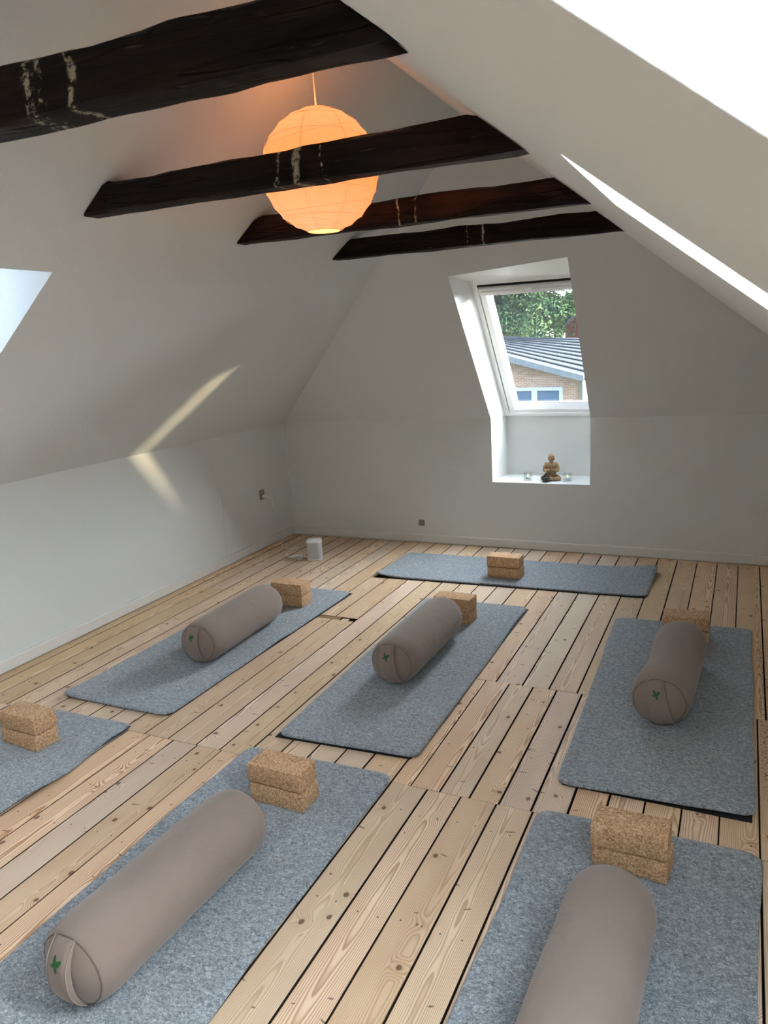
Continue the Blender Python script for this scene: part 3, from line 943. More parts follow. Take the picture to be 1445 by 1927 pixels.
# ------------------------------------------------------------------ bolsters
BL, BR = 0.752, 0.122
def make_bolster(x, y, head, z, lab, roll=0.0, dent=(), seed=0.0, puff=1.0):
    root = thing('bolster', lab, 'cushion', (x, y, z), -head, 'taupe yoga bolsters')
    SE = BL / 2 - 0.018
    KS = 0.85
    prof = [(-SE + 0.0, KS), (-SE + 0.004, 0.885), (-SE + 0.012, 0.920), (-SE + 0.025, 0.955), (-SE + 0.045, 0.983)]
    prof += [(-SE + 0.065 + (2 * SE - 0.13) * i / 26, 1.0) for i in range(27)]
    prof += [(SE - 0.045, 0.983), (SE - 0.025, 0.955), (SE - 0.012, 0.920), (SE - 0.004, 0.885), (SE, KS)]
    NT = 84
    def pt(s, k, t):
        r = BR * k
        if k > 0.845:
            for ds, dt, wd, amt in dent:
                da = math.atan2(math.sin(t - dt), math.cos(t - dt))
                r *= 1 + amt * math.exp(-((s - ds) / wd) ** 2 - (da / 1.1) ** 2)
            r *= 1 + 0.016 * noise.noise((s * 5 + seed, math.cos(t) * 1.2, math.sin(t) * 1.2 + seed)) + 0.006 * noise.noise((s * 17 + seed, math.cos(t) * 3, math.sin(t) * 3))
            pk = math.exp(-((abs(s) - SE + 0.012) / 0.022) ** 2)
            r *= 1 + 0.022 * pk * noise.noise((math.cos(t) * 8 + seed, math.sin(t) * 8, seed))
        zz = BR * 0.965 + r * 0.975 * math.sin(t)
        if zz < 0.012:
            zz = 0.012 - (0.012 - zz) * 0.25
        return (r * 1.02 * math.cos(t), s, max(zz, 0.001))
    mb = MB()
    for s, k in prof:
        for j in range(NT):
            mb.v.append(pt(s, k, 2 * math.pi * j / NT))
    for i in range(len(prof) - 1):
        for j in range(NT):
            l = (j + 1) % NT
            mb.f.append((i * NT + j, i * NT + l, (i + 1) * NT + l, (i + 1) * NT + j))
    obj('cover', mb, M['cotton'], root, smooth=True)
    bul = 0.034 * puff
    def cp(k, t, sgn):
        p = pt(sgn * SE, KS * k, t)
        return (p[0], sgn * (SE + bul * (1 - k ** 2.4)), p[2])
    for sgn in (-1, 1):
        cb = MB()
        ks = [1.0, 0.93, 0.84, 0.7, 0.52, 0.3, 0.12]
        for k in ks:
            for j in range(NT):
                cb.v.append(cp(k, 2 * math.pi * j / NT, sgn))
        cb.v.append((0, sgn * (SE + bul), BR * 0.965))
        for i in range(len(ks) - 1):
            for j in range(NT):
                l = (j + 1) % NT
                f = (i * NT + j, i * NT + l, (i + 1) * NT + l, (i + 1) * NT + j)
                cb.f.append(f if sgn > 0 else f[::-1])
        e = len(cb.v) - 1
        for j in range(NT):
            f = ((len(ks) - 1) * NT + j, (len(ks) - 1) * NT + (j + 1) % NT, e)
            cb.f.append(f if sgn > 0 else f[::-1])
        obj('end_cap', cb, M['cotton'], root, smooth=True)
        obj('piping', MB().tube([Vector(cp(1.0, 2 * math.pi * j / NT, sgn)) * 1.0 + Vector((0, sgn * 0.0005, 0)) for j in range(NT)], 0.0017, 6, True), M['seam'], root, smooth=True)
    # carrying strap over the near cap
    hw = 0.036
    cr, sr = math.cos(roll), math.sin(roll)
    def sp(t, wv, off):
        ux, uz = wv, t * BR * KS
        X, Z = ux * cr - uz * sr, ux * sr + uz * cr
        k = min(1.0, math.hypot(X / 1.02, Z / 0.975) / (BR * KS))
        Y = -(SE + bul * (1 - k ** 2.4)) - off * (1 - abs(t) ** 4) - 0.0008
        return (X, Y, max(BR * 0.965 + Z, 0.003))
    st = MB(); NTs, NW = 22, 5
    for i in range(NTs + 1):
        t = -0.965 + 1.93 * i / NTs
        for j in range(NW):
            wv = (j / (NW - 1) - 0.5) * 2 * hw
            st.v.append(sp(t, wv, 0.018 + 0.0015 * math.cos(wv / hw * 1.4)))
    for i in range(NTs):
        for j in range(NW - 1):
            st.f.append((i * NW + j, i * NW + j + 1, (i + 1) * NW + j + 1, (i + 1) * NW + j))
    k0 = len(st.v)
    for i in range(NTs + 1):
        t = -0.965 + 1.93 * i / NTs
        for wv in (-hw, hw):
            st.v.append(sp(t, wv, 0.001))
    for i in range(NTs):
        st.f.append((i * NW, (i + 1) * NW, k0 + 2 * i + 2, k0 + 2 * i))
        st.f.append(((i + 1) * NW + NW - 1, i * NW + NW - 1, k0 + 2 * i + 1, k0 + 2 * i + 3))
    strap = obj('strap', st, M['cotton'], root, smooth=True)
    for wv in (-hw, hw):
        obj('strap_edge', MB().tube([sp(-0.965 + 1.93 * i / NTs, wv, 0.018) for i in range(NTs + 1)], 0.0016, 6), M['piping'], strap, smooth=True)
    # embroidered sprig of four leaves
    lf = MB()
    c0t = 0.46
    for ang, ln, wd in ((100, 0.024, 0.0060), (35, 0.024, 0.0070), (-62, 0.017, 0.0050), (172, 0.014, 0.0042)):
        A = math.radians(ang)
        vs_ = []
        for q in range(12):
            th = 2 * math.pi * q / 12
            lx = ln * 0.5 * (1 - math.cos(th)) + 0.001
            ly = wd * math.sin(th) * (0.9 + 0.2 * math.cos(th))
            X = lx * math.cos(A) - ly * math.sin(A); Z = lx * math.sin(A) + ly * math.cos(A)
            p = sp(c0t + Z / (BR * KS), X, 0.0212)
            vs_.append(p)
        lf.add(vs_, [tuple(range(12))])
    sg = obj('embroidered_sprig', lf, M['green'], strap)
    flip_to(sg, (0, -5, 0.1))
    sg['label'] = 'small green embroidered leaf sprig'
    return root

ZM = 0.0165
make_bolster(-2.646, 3.459, math.radians(-1.2), ZM, 'taupe cylindrical bolster on the wool mat along the left wall', 0.10, (), 2.0)
make_bolster(-1.517, 3.554, math.radians(0.9), ZM, 'taupe cylindrical bolster on the middle wool mat', 0.16, (), 5.0)
make_bolster(-0.248, 3.552, math.radians(3.0), ZM, 'taupe bolster with a dented waist on the wool mat by the right edge', 0.24, ((-0.05, math.pi, 0.16, -0.16), (-0.30, math.pi, 0.12, 0.05)), 9.0)
make_bolster(-1.525, 1.533, math.radians(2.8), 0.0125, 'long taupe bolster lying diagonally in the left foreground', 0.05, (), 13.0)
make_bolster(-0.281, 1.590, math.radians(1.5), 0.0125, 'taupe bolster cut off by the bottom edge, right foreground', 0.1, ((-0.1, math.pi, 0.2, 0.05),), 17.0)

# ------------------------------------------------------------------ cork blocks
proto = None
BH = 0.075
def block(x, y, z, deg, lab):
    global proto
    if proto is None:
        o = obj('cork_block', MB().bbox(-0.1175, 0.1175, -0.06, 0.06, 0, BH, 0.0068), M['cork'], autosmooth=50)
        proto = o
    else:
        o = proto.copy(); COL.objects.link(o)
    o.location = (x, y, z); o.rotation_euler = (0, 0, math.radians(deg))
    return tag(o, lab, 'yoga block', 'stacked cork blocks')
def stack(x, y, z, deg, where, dx=0.0, dy=0.0, dd=0.0):
    block(x, y, z, deg, 'lower cork block of the pair ' + where)
    block(x + dx, y + dy, z + BH + 0.0045, deg + dd, 'upper cork block of the pair ' + where)
stack(-1.468, 5.040, ZM, -2, 'on the crosswise mat by the back wall', -0.003, -0.004, 0.5)
stack(-2.662, 4.110, ZM, -2, 'behind the bolster along the left wall', 0.0, -0.004, 1.5)
stack(-1.530, 4.150, ZM, -1, 'behind the bolster on the middle mat', 0.004, -0.008, -1.5)
stack(-0.226, 4.215, ZM, 1, 'behind the dented bolster at the right edge', -0.003, -0.006, 2)
stack(-2.862, 2.168, 0.0125, -4, 'on the mat cut off at the left edge', 0.004, 0.002, 1)
stack(-1.524, 2.188, 0.0125, -1, 'behind the long bolster in the left foreground', -0.005, 0.002, -1)
stack(-0.258, 2.270, 0.0125, -5, 'behind the cut-off bolster in the right foreground', -0.006, -0.006, 4)

# ------------------------------------------------------------------ speaker, sockets, cord
M['grille'] = plain('grey_speaker_grille', (0.50, 0.53, 0.56), 0.8, 0.2, 0.15, 900).m
M['plastic'] = plain('white_plastic', (0.80, 0.80, 0.79), 0.35, 0.5, 0.02).m
M['socket'] = plain('grey_brown_socket', (0.22, 0.205, 0.175), 0.4, 0.4, 0.1).m
def rsq(a, r, n=7):
    out = []
    for cx_, cy_, s in ((a - r, a - r, 0), (-a + r, a - r, 90), (-a + r, -a + r, 180), (a - r, -a + r, 270)):
        for i in range(n):
            t = math.radians(s + 90 * i / (n - 1))
            out.append((cx_ + r * math.cos(t), cy_ + r * math.sin(t)))
    return out
def prism(levels):
    mb = MB()
    n = len(levels[0][0])
    for lp, z in levels:
        mb.v += [(x, y, z) for x, y in lp]
    for i in range(len(levels) - 1):
        for k in range(n):
            l = (k + 1) % n
            mb.f.append((i * n + k, i * n + l, (i + 1) * n + l, (i + 1) * n + k))
    mb.f.append(tuple(reversed(range(n)))); mb.f.append(tuple((len(levels) - 1) * n + k for k in range(n)))
    return mb
spk = thing('speaker', 'small white smart speaker with grey grille on the floor in the far corner', 'speaker', (-3.062, 5.118, 0), math.radians(24))
A = 0.0595
obj('base', prism([(rsq(A - 0.006, 0.03), 0.0), (rsq(A, 0.032), 0.004), (rsq(A, 0.032), 0.012)]), M['plastic'], spk, autosmooth=40)
obj('grille', prism([(rsq(A - 0.001, 0.031), 0.012), (rsq(A - 0.001, 0.031), 0.143)]), M['grille'], spk, autosmooth=40)
obj('top', prism([(rsq(A, 0.032), 0.143), (rsq(A, 0.032), 0.156), (rsq(A - 0.004, 0.03), 0.160), (rsq(A - 0.012, 0.027), 0.1615)]), M['plastic'], spk, autosmooth=40)

def socket(loc, rot, w_, h_, n, lab):
    r = thing('wall_socket', lab, 'socket', loc, 0, 'grey wall sockets')
    r.rotation_euler = rot
    obj('cover_plate', MB().bbox(-w_ / 2, w_ / 2, 0, 0.010, -h_ / 2, h_ / 2, 0.002), M['socket'], r)
    for k in range(n):
        zc = 0 if n == 1 else (k - 0.5) * h_ * 0.5
        obj('socket_face', MB().bbox(-w_ * 0.36, w_ * 0.36, 0.0095, 0.0125, zc - w_ * 0.34, zc + w_ * 0.34, 0.001), M['socket'], r)
    return r
socket((XL, 5.337, 0.457), (0, 0, math.radians(-90)), 0.062, 0.082, 2, 'grey double wall socket with a white plug in it, left wall')
socket((-2.405, YB, 0.170), (0, 0, math.radians(180)), 0.05, 0.05, 1, 'small square grey wall socket low on the back wall')

cd = thing('power_cord', 'thin white power cord looping from the wall socket down to the speaker', 'cord', (0, 0, 0))
pts = [(-3.632, 5.340, 0.441), (-3.605, 5.352, 0.436), (-3.602, 5.385, 0.405), (-3.617, 5.405, 0.360), (-3.628, 5.45, 0.305), (-3.638, 5.515, 0.245), (-3.642, 5.558, 0.200), (-3.642, 5.560, 0.160),
       (-3.642, 5.548, 0.125), (-3.642, 5.558, 0.085), (-3.640, 5.552, 0.040), (-3.590, 5.45, 0.008), (-3.516, 5.344, 0.0035), (-3.47, 5.318, 0.0035), (-3.40, 5.330, 0.0035), (-3.370, 5.370, 0.0038),
       (-3.388, 5.345, 0.0055), (-3.392, 5.28, 0.0035), (-3.372, 5.19, 0.0035), (-3.335, 5.118, 0.0035), (-3.285, 5.118, 0.0035), (-3.236, 5.195, 0.0035), (-3.262, 5.125, 0.0055), (-3.272, 5.080, 0.0035),
       (-3.218, 5.145, 0.006), (-3.186, 5.125, 0.0035), (-3.170, 5.072, 0.0035), (-3.200, 5.072, 0.0035), (-3.190, 5.14, 0.0055), (-3.146, 5.130, 0.008)]
def catmull(p, k=6):
    p = [Vector(q) for q in p]; out = []
    for i in range(len(p) - 1):
        a, b, c, d = p[max(i - 1, 0)], p[i], p[i + 1], p[min(i + 2, len(p) - 1)]
        for j in range(k):
            t = j / k
            out.append(0.5 * ((2 * b) + (c - a) * t + (2 * a - 5 * b + 4 * c - d) * t * t + (3 * b - a - 3 * c + d) * t ** 3))
    out.append(p[-1])
    return out
obj('cable', MB().tube(catmull(pts), 0.0038, 7), M['plastic'], cd, smooth=True)
obj('plug', MB().bbox(-3.6605, -3.630, 5.326, 5.354, 0.430, 0.456, 0.005), M['plastic'], cd, autosmooth=40)

# ------------------------------------------------------------------ niche: statue, bowl, mallet, candles
def wood_statue():
    m = Mat('carved_light_wood', 0.7, 0.3)
    p = m.oc
    n = m.noise(p, 45, 4, 0.6).outputs[0]
    m.col(m.ramp(n, [(0.3, (0.17, 0.095, 0.045)), (0.55, (0.36, 0.235, 0.125)), (0.75, (0.50, 0.36, 0.21))]))
    m.bump(m.noise(p, 160, 3).outputs[0], 0.001, 0.6)
    return m.m
M['statue'] = wood_statue()
def limb(mb, pts_, rs):
    mb.tube(catmull(pts_, 4), [rs[0] + (rs[-1] - rs[0]) * i / ((len(pts_) - 1) * 4) for i in range((len(pts_) - 1) * 4 + 1)], 12)
    mb.ell(pts_[0], (rs[0],) * 3); mb.ell(pts_[-1], (rs[-1],) * 3)
sb = MB()
sb.ell((0, 0.004, 0.034), (0.046, 0.036, 0.030)); sb.ell((0, 0.002, 0.075), (0.035, 0.026, 0.040)); sb.ell((0, 0.0, 0.112), (0.046, 0.028, 0.031)); sb.ell((0, -0.004, 0.092), (0.047, 0.024, 0.034)); sb.ell((0, -0.012, 0.078), (0.045, 0.022, 0.018)); sb.ell((0, -0.006, 0.055), (0.042, 0.030, 0.022))
sb.ell((0, -0.012, 0.012), (0.066, 0.046, 0.012)); sb.ell((0, -0.012, 0.030), (0.03, 0.03, 0.014))
for s in (-1, 1):
    limb(sb, [(s * 0.026, 0.0, 0.028), (s * 0.050, -0.014, 0.025), (s * 0.064, -0.024, 0.020)], [0.022, 0.016])
    limb(sb, [(s * 0.064, -0.024, 0.018), (s * 0.030, -0.050, 0.019), (-s * 0.010, -0.050, 0.022 + 0.004 * s)], [0.016, 0.011])
    limb(sb, [(s * 0.036, 0.002, 0.126), (s * 0.050, -0.004, 0.100), (s * 0.051, -0.014, 0.080)], [0.016, 0.0125])
    limb(sb, [(s * 0.051, -0.014, 0.080), (s * 0.030, -0.036, 0.080), (s * 0.008, -0.044, 0.090)], [0.012, 0.0075])
    limb(sb, [(s * 0.0052, -0.044, 0.090), (s * 0.0042, -0.046, 0.106)], [0.0062, 0.0048])
    for q in range(4):                                             # fingers of the joined hands
        limb(sb, [(s * 0.0034, -0.0405 - 0.003 * q, 0.104), (s * 0.0022, -0.040 - 0.003 * q, 0.124 - 0.0022 * abs(q - 1.4))], [0.0022, 0.0015])
    limb(sb, [(s * 0.005, -0.040, 0.096), (s * 0.004, -0.0375, 0.110)], [0.0024, 0.0017])
    sb.ell((s * 0.0228, 0.001, 0.168), (0.0042, 0.0075, 0.0125))      # long ears
    sb.ell((s * 0.0092, -0.0220, 0.1760), (0.0052, 0.0036, 0.0023))  # lowered lids
limb(sb, [(0, 0.0, 0.132), (0, -0.001, 0.152)], [0.018, 0.0150])
sb.ell((0, -0.001, 0.173), (0.0225, 0.0240, 0.0285)); sb.ell((0, -0.005, 0.158), (0.0165, 0.0185, 0.0150))
sb.ell((0, -0.0250, 0.1685), (0.0026, 0.0040, 0.0066)); sb.ell((0, -0.0230, 0.1565), (0.0066, 0.0034, 0.0024))
sb.ell((0, 0.003, 0.186), (0.0240, 0.0245, 0.0175)); sb.ell((0, 0.004, 0.2010), (0.0125, 0.0125, 0.0105))
st = obj('buddha_statue', sb, M['statue'], smooth=True, loc=(-1.350, 5.945, SZ + 0.0))
rm = st.modifiers.new('remesh', 'REMESH'); rm.mode = 'VOXEL'; rm.voxel_size = 0.0016; rm.use_smooth_shade = True
smo = st.modifiers.new('smooth', 'SMOOTH'); smo.iterations = 1; smo.factor = 0.3
st.rotation_euler = (0, 0, math.radians(4))
tag(st, 'small carved wooden seated figure with joined hands in the window niche', 'statue')

M['bronze'] = plain('dark_bronze', (0.016, 0.014, 0.016), 0.35, 0.6).m
bowl = obj('singing_bowl', MB().lathe([(0.0, 0.0), (0.018, 0.0), (0.020, 0.004), (0.029, 0.014), (0.034, 0.024), (0.0335, 0.034), (0.031, 0.040), (0.0295, 0.040), (0.0315, 0.032), (0.031, 0.024), (0.026, 0.014), (0.0, 0.008)], 32), M['bronze'], smooth=True, loc=(-1.376, 5.862, SZ))
tag(bowl, 'small dark metal singing bowl in front of the seated figure', 'bowl')
mal = obj('mallet', MB().tube([(-0.020, -0.002, 0.012), (-0.002, 0.004, 0.040), (0.002, 0.006, 0.048), (0.016, 0.011, 0.070)], [0.0035, 0.0035, 0.006, 0.0065], 10), M['bronze'], smooth=True, loc=(-1.388, 5.862, SZ))
tag(mal, 'short dark mallet leaning in the singing bowl', 'mallet')

def clear_glass():
    m = Mat('clear_cup_glass')
    nt = m.nt
    tr = nt.nodes.new('ShaderNodeBsdfTransparent'); tr.inputs[0].default_value = (0.93, 0.965, 0.96, 1)
    gl = nt.nodes.new('ShaderNodeBsdfGlossy'); gl.inputs['Roughness'].default_value = 0.05
    lw = nt.nodes.new('ShaderNodeLayerWeight'); lw.inputs[0].default_value = 0.5
    fr_ = m.math('ADD', 0.03, m.math('MULTIPLY', 0.9, m.math('POWER', lw.outputs['Facing'], 5.0)))
    mx = nt.nodes.new('ShaderNodeMixShader')
    nt.links.new(fr_, mx.inputs[0]); nt.links.new(tr.outputs[0], mx.inputs[1]); nt.links.new(gl.outputs[0], mx.inputs[2])
    nt.links.new(mx.outputs[0], m.out.inputs[0]); nt.nodes.remove(m.b)
    return m.m
M['glass'] = clear_glass()
M['wax'] = plain('white_wax', (0.80, 0.77, 0.72), 0.5, 0.4, 0.03).m
M['tin'] = plain('tealight_tin', (0.55, 0.55, 0.56), 0.35, 0.5).m
fm = Mat('candle_flame'); fm.b.inputs['Emission Color'].default_value = (1.0, 0.62, 0.25, 1); fm.b.inputs['Emission Strength'].default_value = 2.0; fm.col((0.9, 0.6, 0.3))
M['flame'] = fm.m
def holder(x, y, rot, lg, lt):
    h = obj('candle_holder', prism([(rsq(0.031, 0.006, 3), 0.0), (rsq(0.031, 0.006, 3), 0.063), (rsq(0.0275, 0.005, 3), 0.063), (rsq(0.0275, 0.005, 3), 0.012)]), M['glass'], loc=(x, y, SZ))
    h.rotation_euler = (0, 0, rot)
    tag(h, lg, 'candle holder', 'square glass tealight holders')
    t = thing('tealight', lt, 'candle', (x, y, SZ + 0.0125), 0, 'burning tealights')
    obj('cup', MB().lathe([(0.0, 0.0), (0.019, 0.0), (0.0195, 0.014), (0.018, 0.0145), (0.018, 0.011)], 24), M['tin'], t, smooth=True)
    obj('wax', MB().lathe([(0.0, 0.012), (0.0178, 0.0122), (0.0178, 0.004)], 24), M['wax'], t, smooth=True)
    obj('flame', MB().lathe([(0.0, 0.014), (0.0035, 0.019), (0.0042, 0.024), (0.0025, 0.031), (0.0, 0.038)], 14), M['flame'], t, smooth=True)
holder(-1.528, 5.912, 0.05, 'square clear glass candle holder left of the seated figure', 'lit white tealight in the glass left of the seated figure')
holder(-1.219, 5.925, -0.04, 'square clear glass candle holder right of the seated figure', 'lit white tealight in the glass right of the seated figure')

# ------------------------------------------------------------------ outside
def grass():
    m = Mat('outside_ground', 0.95, 0.1)
    m.col(m.mix(m.noise(m.pos, 2, 4).outputs[0], (0.04, 0.06, 0.025), (0.09, 0.10, 0.05)))
    return m.m
struct('ground', MB().poly((-80, 6.8, -8.0), (80, 6.8, -8.0), (80, 160, -8.0), (-80, 160, -8.0)), grass())

def brick(name, c1, c2, mortar, sc=1.0):
    m = Mat(name, 0.9, 0.2)
    x, y, z = m.sep(m.oc)
    b = m.nt.nodes.new('ShaderNodeTexBrick')
    m.set(b.inputs['Vector'], m.comb(x, z, 0.0))
    b.inputs['Scale'].default_value = 1.0
    b.inputs['Brick Width'].default_value = 0.24 * sc
    b.inputs['Row Height'].default_value = 0.075 * sc
    b.inputs['Mortar Size'].default_value = 0.009 * sc
    b.inputs['Mortar Smooth'].default_value = 0.3
    b.inputs['Bias'].default_value = 0.0
    b.inputs['Color1'].default_value = (*c1, 1); b.inputs['Color2'].default_value = (*c2, 1); b.inputs['Mortar'].default_value = (*mortar, 1)
    m.col(b.outputs[0])
    m.bump(m.math('SUBTRACT', 1.0, b.outputs[1]), 0.01, 0.6)
    return m.m
M['brick'] = brick('yellow_red_brick', (0.33, 0.155, 0.092), (0.44, 0.245, 0.15), (0.52, 0.43, 0.36))
M['brick_red'] = brick('red_brick', (0.11, 0.030, 0.022), (0.14, 0.042, 0.03), (0.13, 0.06, 0.045))
M['metal'] = plain('grey_roof_sheet', (0.018, 0.022, 0.027), 0.7, 0.15, 0.12, 3).m
M['slate'] = plain('dark_roof_felt', (0.017, 0.021, 0.026), 0.8, 0.1, 0.15, 3).m
M['fascia'] = plain('weathered_fascia', (0.17, 0.18, 0.19), 0.8, 0.2, 0.35, 5).m
M['farglass'] = plain('blue_far_glass', (0.06, 0.10, 0.16), 0.15, 0.5, 0.1).m
M['farframe'] = plain('far_white_frame', (0.45, 0.45, 0.45), 0.6, 0.3, 0.03).m
M['cream'] = plain('cream_corner', (0.26, 0.19, 0.12), 0.8, 0.2).m

BY = 16.0
rake = lambda x: 1.193 - 0.2913 * (x + 4.607)
KB, ZB = 2.1, -2.909
bld = thing('brick_house', 'yellow brick house with grey metal roof and white window outside the skylight', 'house', (-8.4, 33.6, -8.0))
def bp(name, mb, mat, parent=bld, smooth=False):
    mb.v = [((a + 4.0) * KB, (b - BY) * KB, (c - ZB) * KB) for a, b, c in mb.v]
    return obj(name, mb, mat, parent, smooth)
xw0, xw1 = -9.0, -2.99
wz = lambda x: rake(x) - 0.13
bp('wall', MB().add([(xw0, BY, ZB), (xw1, BY, ZB), (xw1, BY, wz(xw1)), (-5.6, BY, wz(-5.6)), (xw0, BY, wz(-5.6) - 0.99),
                     (xw0, BY + 4.4, ZB), (xw1, BY + 4.4, ZB), (xw1, BY + 4.4, wz(xw1)), (-5.6, BY + 4.4, wz(-5.6)), (xw0, BY + 4.4, wz(-5.6) - 0.99)],
                    [(0, 1, 2, 3, 4), (1, 6, 7, 2), (5, 9, 8, 7, 6), (0, 4, 9, 5)]), M['brick'])
bp('fascia', MB().add([(-5.62, BY - 0.22, rake(-5.62) - 0.13), (-2.93, BY - 0.22, rake(-2.93) - 0.11), (-2.93, BY - 0.22, rake(-2.93)), (-5.62, BY - 0.22, rake(-5.62)),
                       (-5.62, BY - 0.17, rake(-5.62) - 0.13), (-2.93, BY - 0.17, rake(-2.93) - 0.11), (-2.93, BY - 0.17, rake(-2.93)), (-5.62, BY - 0.17, rake(-5.62))],
                      [(0, 1, 2, 3), (3, 2, 6, 7), (0, 4, 5, 1), (4, 7, 6, 5), (1, 5, 6, 2), (0, 3, 7, 4)]), M['fascia'])
bp('soffit', MB().poly((-5.62, BY - 0.2, rake(-5.62) - 0.12), (-2.93, BY - 0.2, rake(-2.93) - 0.10), (-2.93, BY, rake(-2.93) - 0.10), (-5.62, BY, rake(-5.62) - 0.12)), M['fascia'])
bp('flashing', MB().tube([(-5.62, BY - 0.2, rake(-5.62) + 0.012), (-2.93, BY - 0.2, rake(-2.93) + 0.012)], 0.014, 6), M['farframe'])
# roof plane rises gently away from us; ribs run along the rake
rz_ = lambda x, y: rake(x) + 0.155 * (y - BY) * max(0.0, (x + 5.62) / 2.7)
rf = MB()
NXr, NYr = 10, 24
for j in range(NYr + 1):
    for i in range(NXr + 1):
        x = -5.62 + 2.80 * i / NXr; y = BY - 0.2 + 4.2 * j / NYr
        rf.v.append((x, y, rz_(x, y)))
for j in range(NYr):
    for i in range(NXr):
        a = j * (NXr + 1) + i
        rf.f.append((a, a + 1, a + NXr + 2, a + NXr + 1))
roof = bp('roof', rf, M['metal'])
for k in range(9):
    y = BY + 0.25 + 0.42 * k
    rb = MB().tube([(-5.62 + 2.80 * i / 8, y, rz_(-5.62 + 2.80 * i / 8, y) + 0.012) for i in range(9)], 0.022, 5)
    bp('roof_seam', rb, M['metal'], roof)
rr2 = MB().poly((-5.95, 20.0, 1.205), (-2.6, 20.0, 1.205), (-2.6, 19.4, 0.60), (-5.95, 19.9, 1.08))
bp('rear_roof', rr2, M['slate'])
for xa in (-4.35, -3.95):
    bp('roof_strip', MB().tube([(xa + 0.12, 19.95, 1.20), (xa - 0.16, 19.72, 0.98)], 0.012, 5), M['farframe'])
# window in the gable
wf = bp('window_frame', ring(MB(), 0, 0, 0, 0, 0, 0, 0, 0, 0, 0), M['farframe'])
mbw = MB()
for (x0, x1, z0, z1) in ((-5.30, -5.23, -0.75, 0.48), (-4.03, -3.915, -0.73, 0.414), (-3.455, -3.385, -0.75, 0.48), (-5.23, -3.455, 0.415, 0.485), (-5.23, -3.455, -0.80, -0.73)):
    mbw.box((x0 + 4.0) * KB, (x1 + 4.0) * KB, -0.10, 0.06, (z0 - ZB) * KB, (z1 - ZB) * KB)
wf.data.clear_geometry(); wf.data.from_pydata(mbw.v, [], mbw.f)
for x0, x1 in ((-5.23, -4.03), (-3.915, -3.455)):
    bp('pane', MB().box(x0, x1, BY - 0.012, BY - 0.004, -0.73, 0.415), M['farglass'], wf)
bp('corner_strip', MB().box(-3.075, -2.985, BY - 0.02, BY + 0.05, ZB, wz(-3.0)), M['cream'])
bp('downpipe', MB().tube([(-2.95, BY - 0.08, ZB), (-2.95, BY - 0.08, 0.52)], 0.035, 8), M['farframe'])

rh = thing('red_brick_house', 'red brick house with dark roof edge partly hidden behind the tree', 'house', (-5.55, 62.9, -8.0))
ro = lambda q: [(a * 1.85, b * 1.85, max(0.0, (c - 5.72) * 1.85 + 9.72)) for a, b, c in q]
obj('wall', MB().add(ro([(-4.1, 0, 0), (4, 0, 0), (4, 0, 6.5), (0, 0, 9.5), (-4.1, 0, 5.6), (-4.1, 8, 0), (4, 8, 0), (4, 8, 6.5), (0, 8, 9.5), (-4.1, 8, 5.6)]),
                     [(0, 1, 2, 3, 4), (0, 4, 9, 5), (1, 6, 7, 2)]), M['brick_red'], rh)
obj('roof', MB().add(ro([(-4.5, -0.3, 5.35), (0, -0.3, 9.7), (0, 8.3, 9.7), (-4.5, 8.3, 5.35), (-4.5, -0.3, 5.6), (0, -0.3, 9.95), (0, 8.3, 9.95), (-4.5, 8.3, 5.6), (4.4, -0.3, 6.5), (4.4, 8.3, 6.5), (4.4, 8.3, 6.75), (4.4, -0.3, 6.75)]),
                     [(0, 3, 2, 1), (4, 5, 6, 7), (0, 1, 5, 4), (3, 7, 6, 2), (0, 4, 7, 3), (1, 8, 9, 2), (5, 11, 10, 6), (1, 5, 11, 8)][:7]), M['slate'], rh)

nh = thing('sun_blocking_house', 'added gabled house, out of view, whose ridge cuts off the low sun', 'house', (19.6, 21.2, -8.0), math.radians(36.4))  # unseen house added so that its ridge blocks part of the sun
RZ = 14.72
obj('wall', MB().add([(-4, -8, 0), (4, -8, 0), (4, -8, 11), (0, -8, RZ - 0.1), (-4, -8, 11), (-4, 8, 0), (4, 8, 0), (4, 8, 11), (0, 8, RZ - 0.1), (-4, 8, 11)],
                     [(0, 1, 2, 3, 4), (9, 8, 7, 6, 5), (0, 4, 9, 5), (1, 6, 7, 2)]), M['brick_red'], nh)
obj('roof', MB().add([(-4.4, -8.3, 10.66), (0, -8.3, RZ), (4.4, -8.3, 10.66), (-4.4, 8.3, 10.66), (0, 8.3, RZ), (4.4, 8.3, 10.66)], [(0, 1, 4, 3), (1, 2, 5, 4)]), M['slate'], nh)

def leafmat():
    m = Mat('tree_leaves', 0.9, 0.0)
    n = m.noise(m.pos, 0.9, 3).outputs[0]
    n2 = m.noise(m.pos, 9.0, 2).outputs[0]
    c = m.mix(m.smooth(n, 0.4, 0.65), (0.050, 0.100, 0.046), (0.120, 0.170, 0.062))
    c = m.mix(m.smooth(n2, 0.62, 0.75), c, (0.18, 0.165, 0.055))
    m.col(c)
    m.b.inputs['Transmission Weight'].default_value = 0.0
    return m.m
M['leaf'] = leafmat()
M['bark'] = plain('bark', (0.07, 0.05, 0.035), 0.9, 0.1, 0.3).m
M['leaf_core'] = plain('dark_crown_core', (0.018, 0.034, 0.016), 0.95, 0.0, 0.4, 1.5).m  # dark solid cores added to block bright sky gaps in the crown
tree = thing('tree', 'large leafy green tree filling the view outside the skylight', 'tree', (-14.0, 55.5, -8.0))
obj('trunk', MB().tube([(0, 0, 0), (0.2, 0, 3.5), (0, 0.2, 7.0), (-0.3, 0, 11.5)], [0.55, 0.45, 0.36, 0.16], 10), M['bark'], tree, smooth=True)
rs = np.random.RandomState(5)
NL = 150000
cl = []
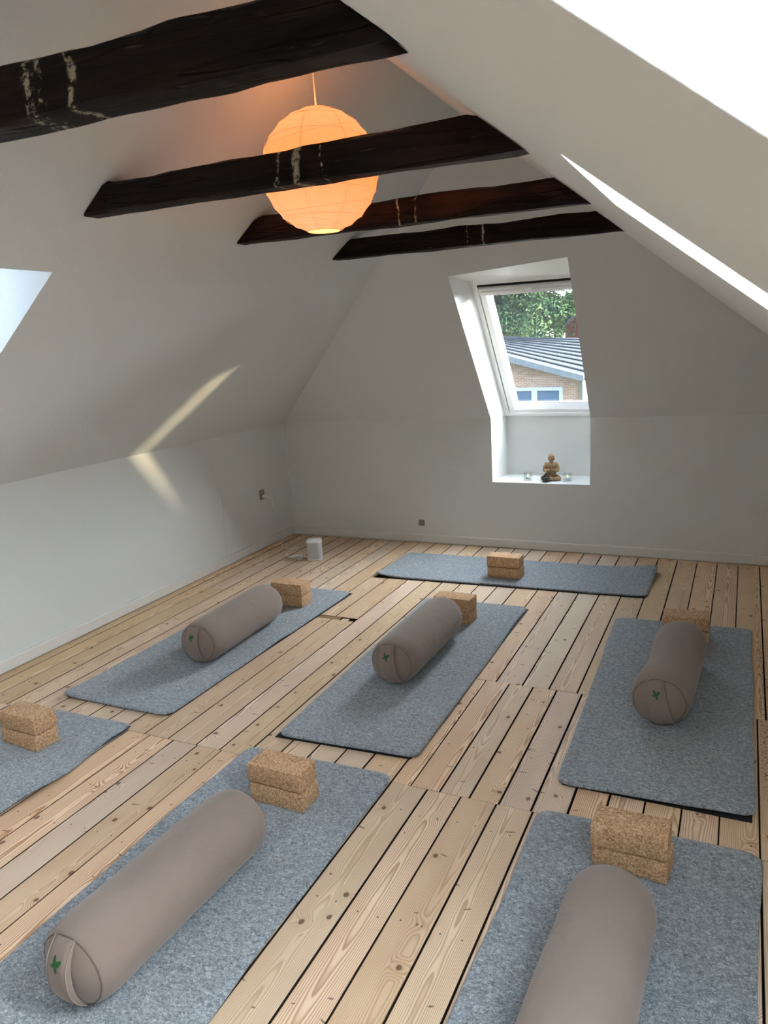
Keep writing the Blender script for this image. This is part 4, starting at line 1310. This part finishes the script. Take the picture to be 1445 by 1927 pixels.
for _ in range(46):
    v = rs.normal(size=3); v /= np.linalg.norm(v); v *= rs.uniform(0.35, 1.0) ** 0.5
    cl.append((v[0] * 6.7, v[1] * 4.4, 11.0 + v[2] * 5.4, rs.uniform(1.3, 2.5)))
cl = np.array(cl)
idx = rs.randint(0, len(cl), NL)
dv = rs.normal(size=(NL, 3)); dv /= np.linalg.norm(dv, axis=1)[:, None]
rad_ = cl[idx, 3] * (0.75 + 0.3 * rs.rand(NL))
pc = cl[idx, :3] + dv * rad_[:, None]
# keep the side towards the red house open
keep = ~((pc[:, 0] > 2.6) & (pc[:, 2] < 10.3))
pc = pc[keep]; dv = dv[keep]
n_ = len(pc)
t1 = np.cross(dv, rs.normal(size=(n_, 3))); t1 /= np.linalg.norm(t1, axis=1)[:, None]
nn = dv + 0.9 * rs.normal(size=(n_, 3)); nn /= np.linalg.norm(nn, axis=1)[:, None]
t1 = t1 - nn * (t1 * nn).sum(1)[:, None]; t1 /= np.linalg.norm(t1, axis=1)[:, None]
t2 = np.cross(nn, t1)
sz = rs.uniform(0.08, 0.15, n_)[:, None]
V = np.concatenate([pc - t1 * sz, pc + t2 * sz * 0.5, pc + t1 * sz, pc - t2 * sz * 0.5], axis=1).reshape(-1, 3)
me = bpy.data.meshes.new('foliage')
me.vertices.add(len(V)); me.vertices.foreach_set('co', V.ravel())
me.loops.add(n_ * 4); me.loops.foreach_set('vertex_index', np.arange(n_ * 4))
me.polygons.add(n_); me.polygons.foreach_set('loop_start', np.arange(n_) * 4)
me.update(calc_edges=True); me.validate()
me.materials.append(M['leaf'])
fo = bpy.data.objects.new('foliage', me); COL.objects.link(fo); fo.parent = tree
fo['kind'] = 'stuff'
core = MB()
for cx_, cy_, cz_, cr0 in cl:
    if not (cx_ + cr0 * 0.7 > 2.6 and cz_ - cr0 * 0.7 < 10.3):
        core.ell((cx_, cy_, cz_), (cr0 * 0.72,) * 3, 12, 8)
obj('dark_crown_core', core, M['leaf_core'], tree, smooth=True)['kind'] = 'stuff'
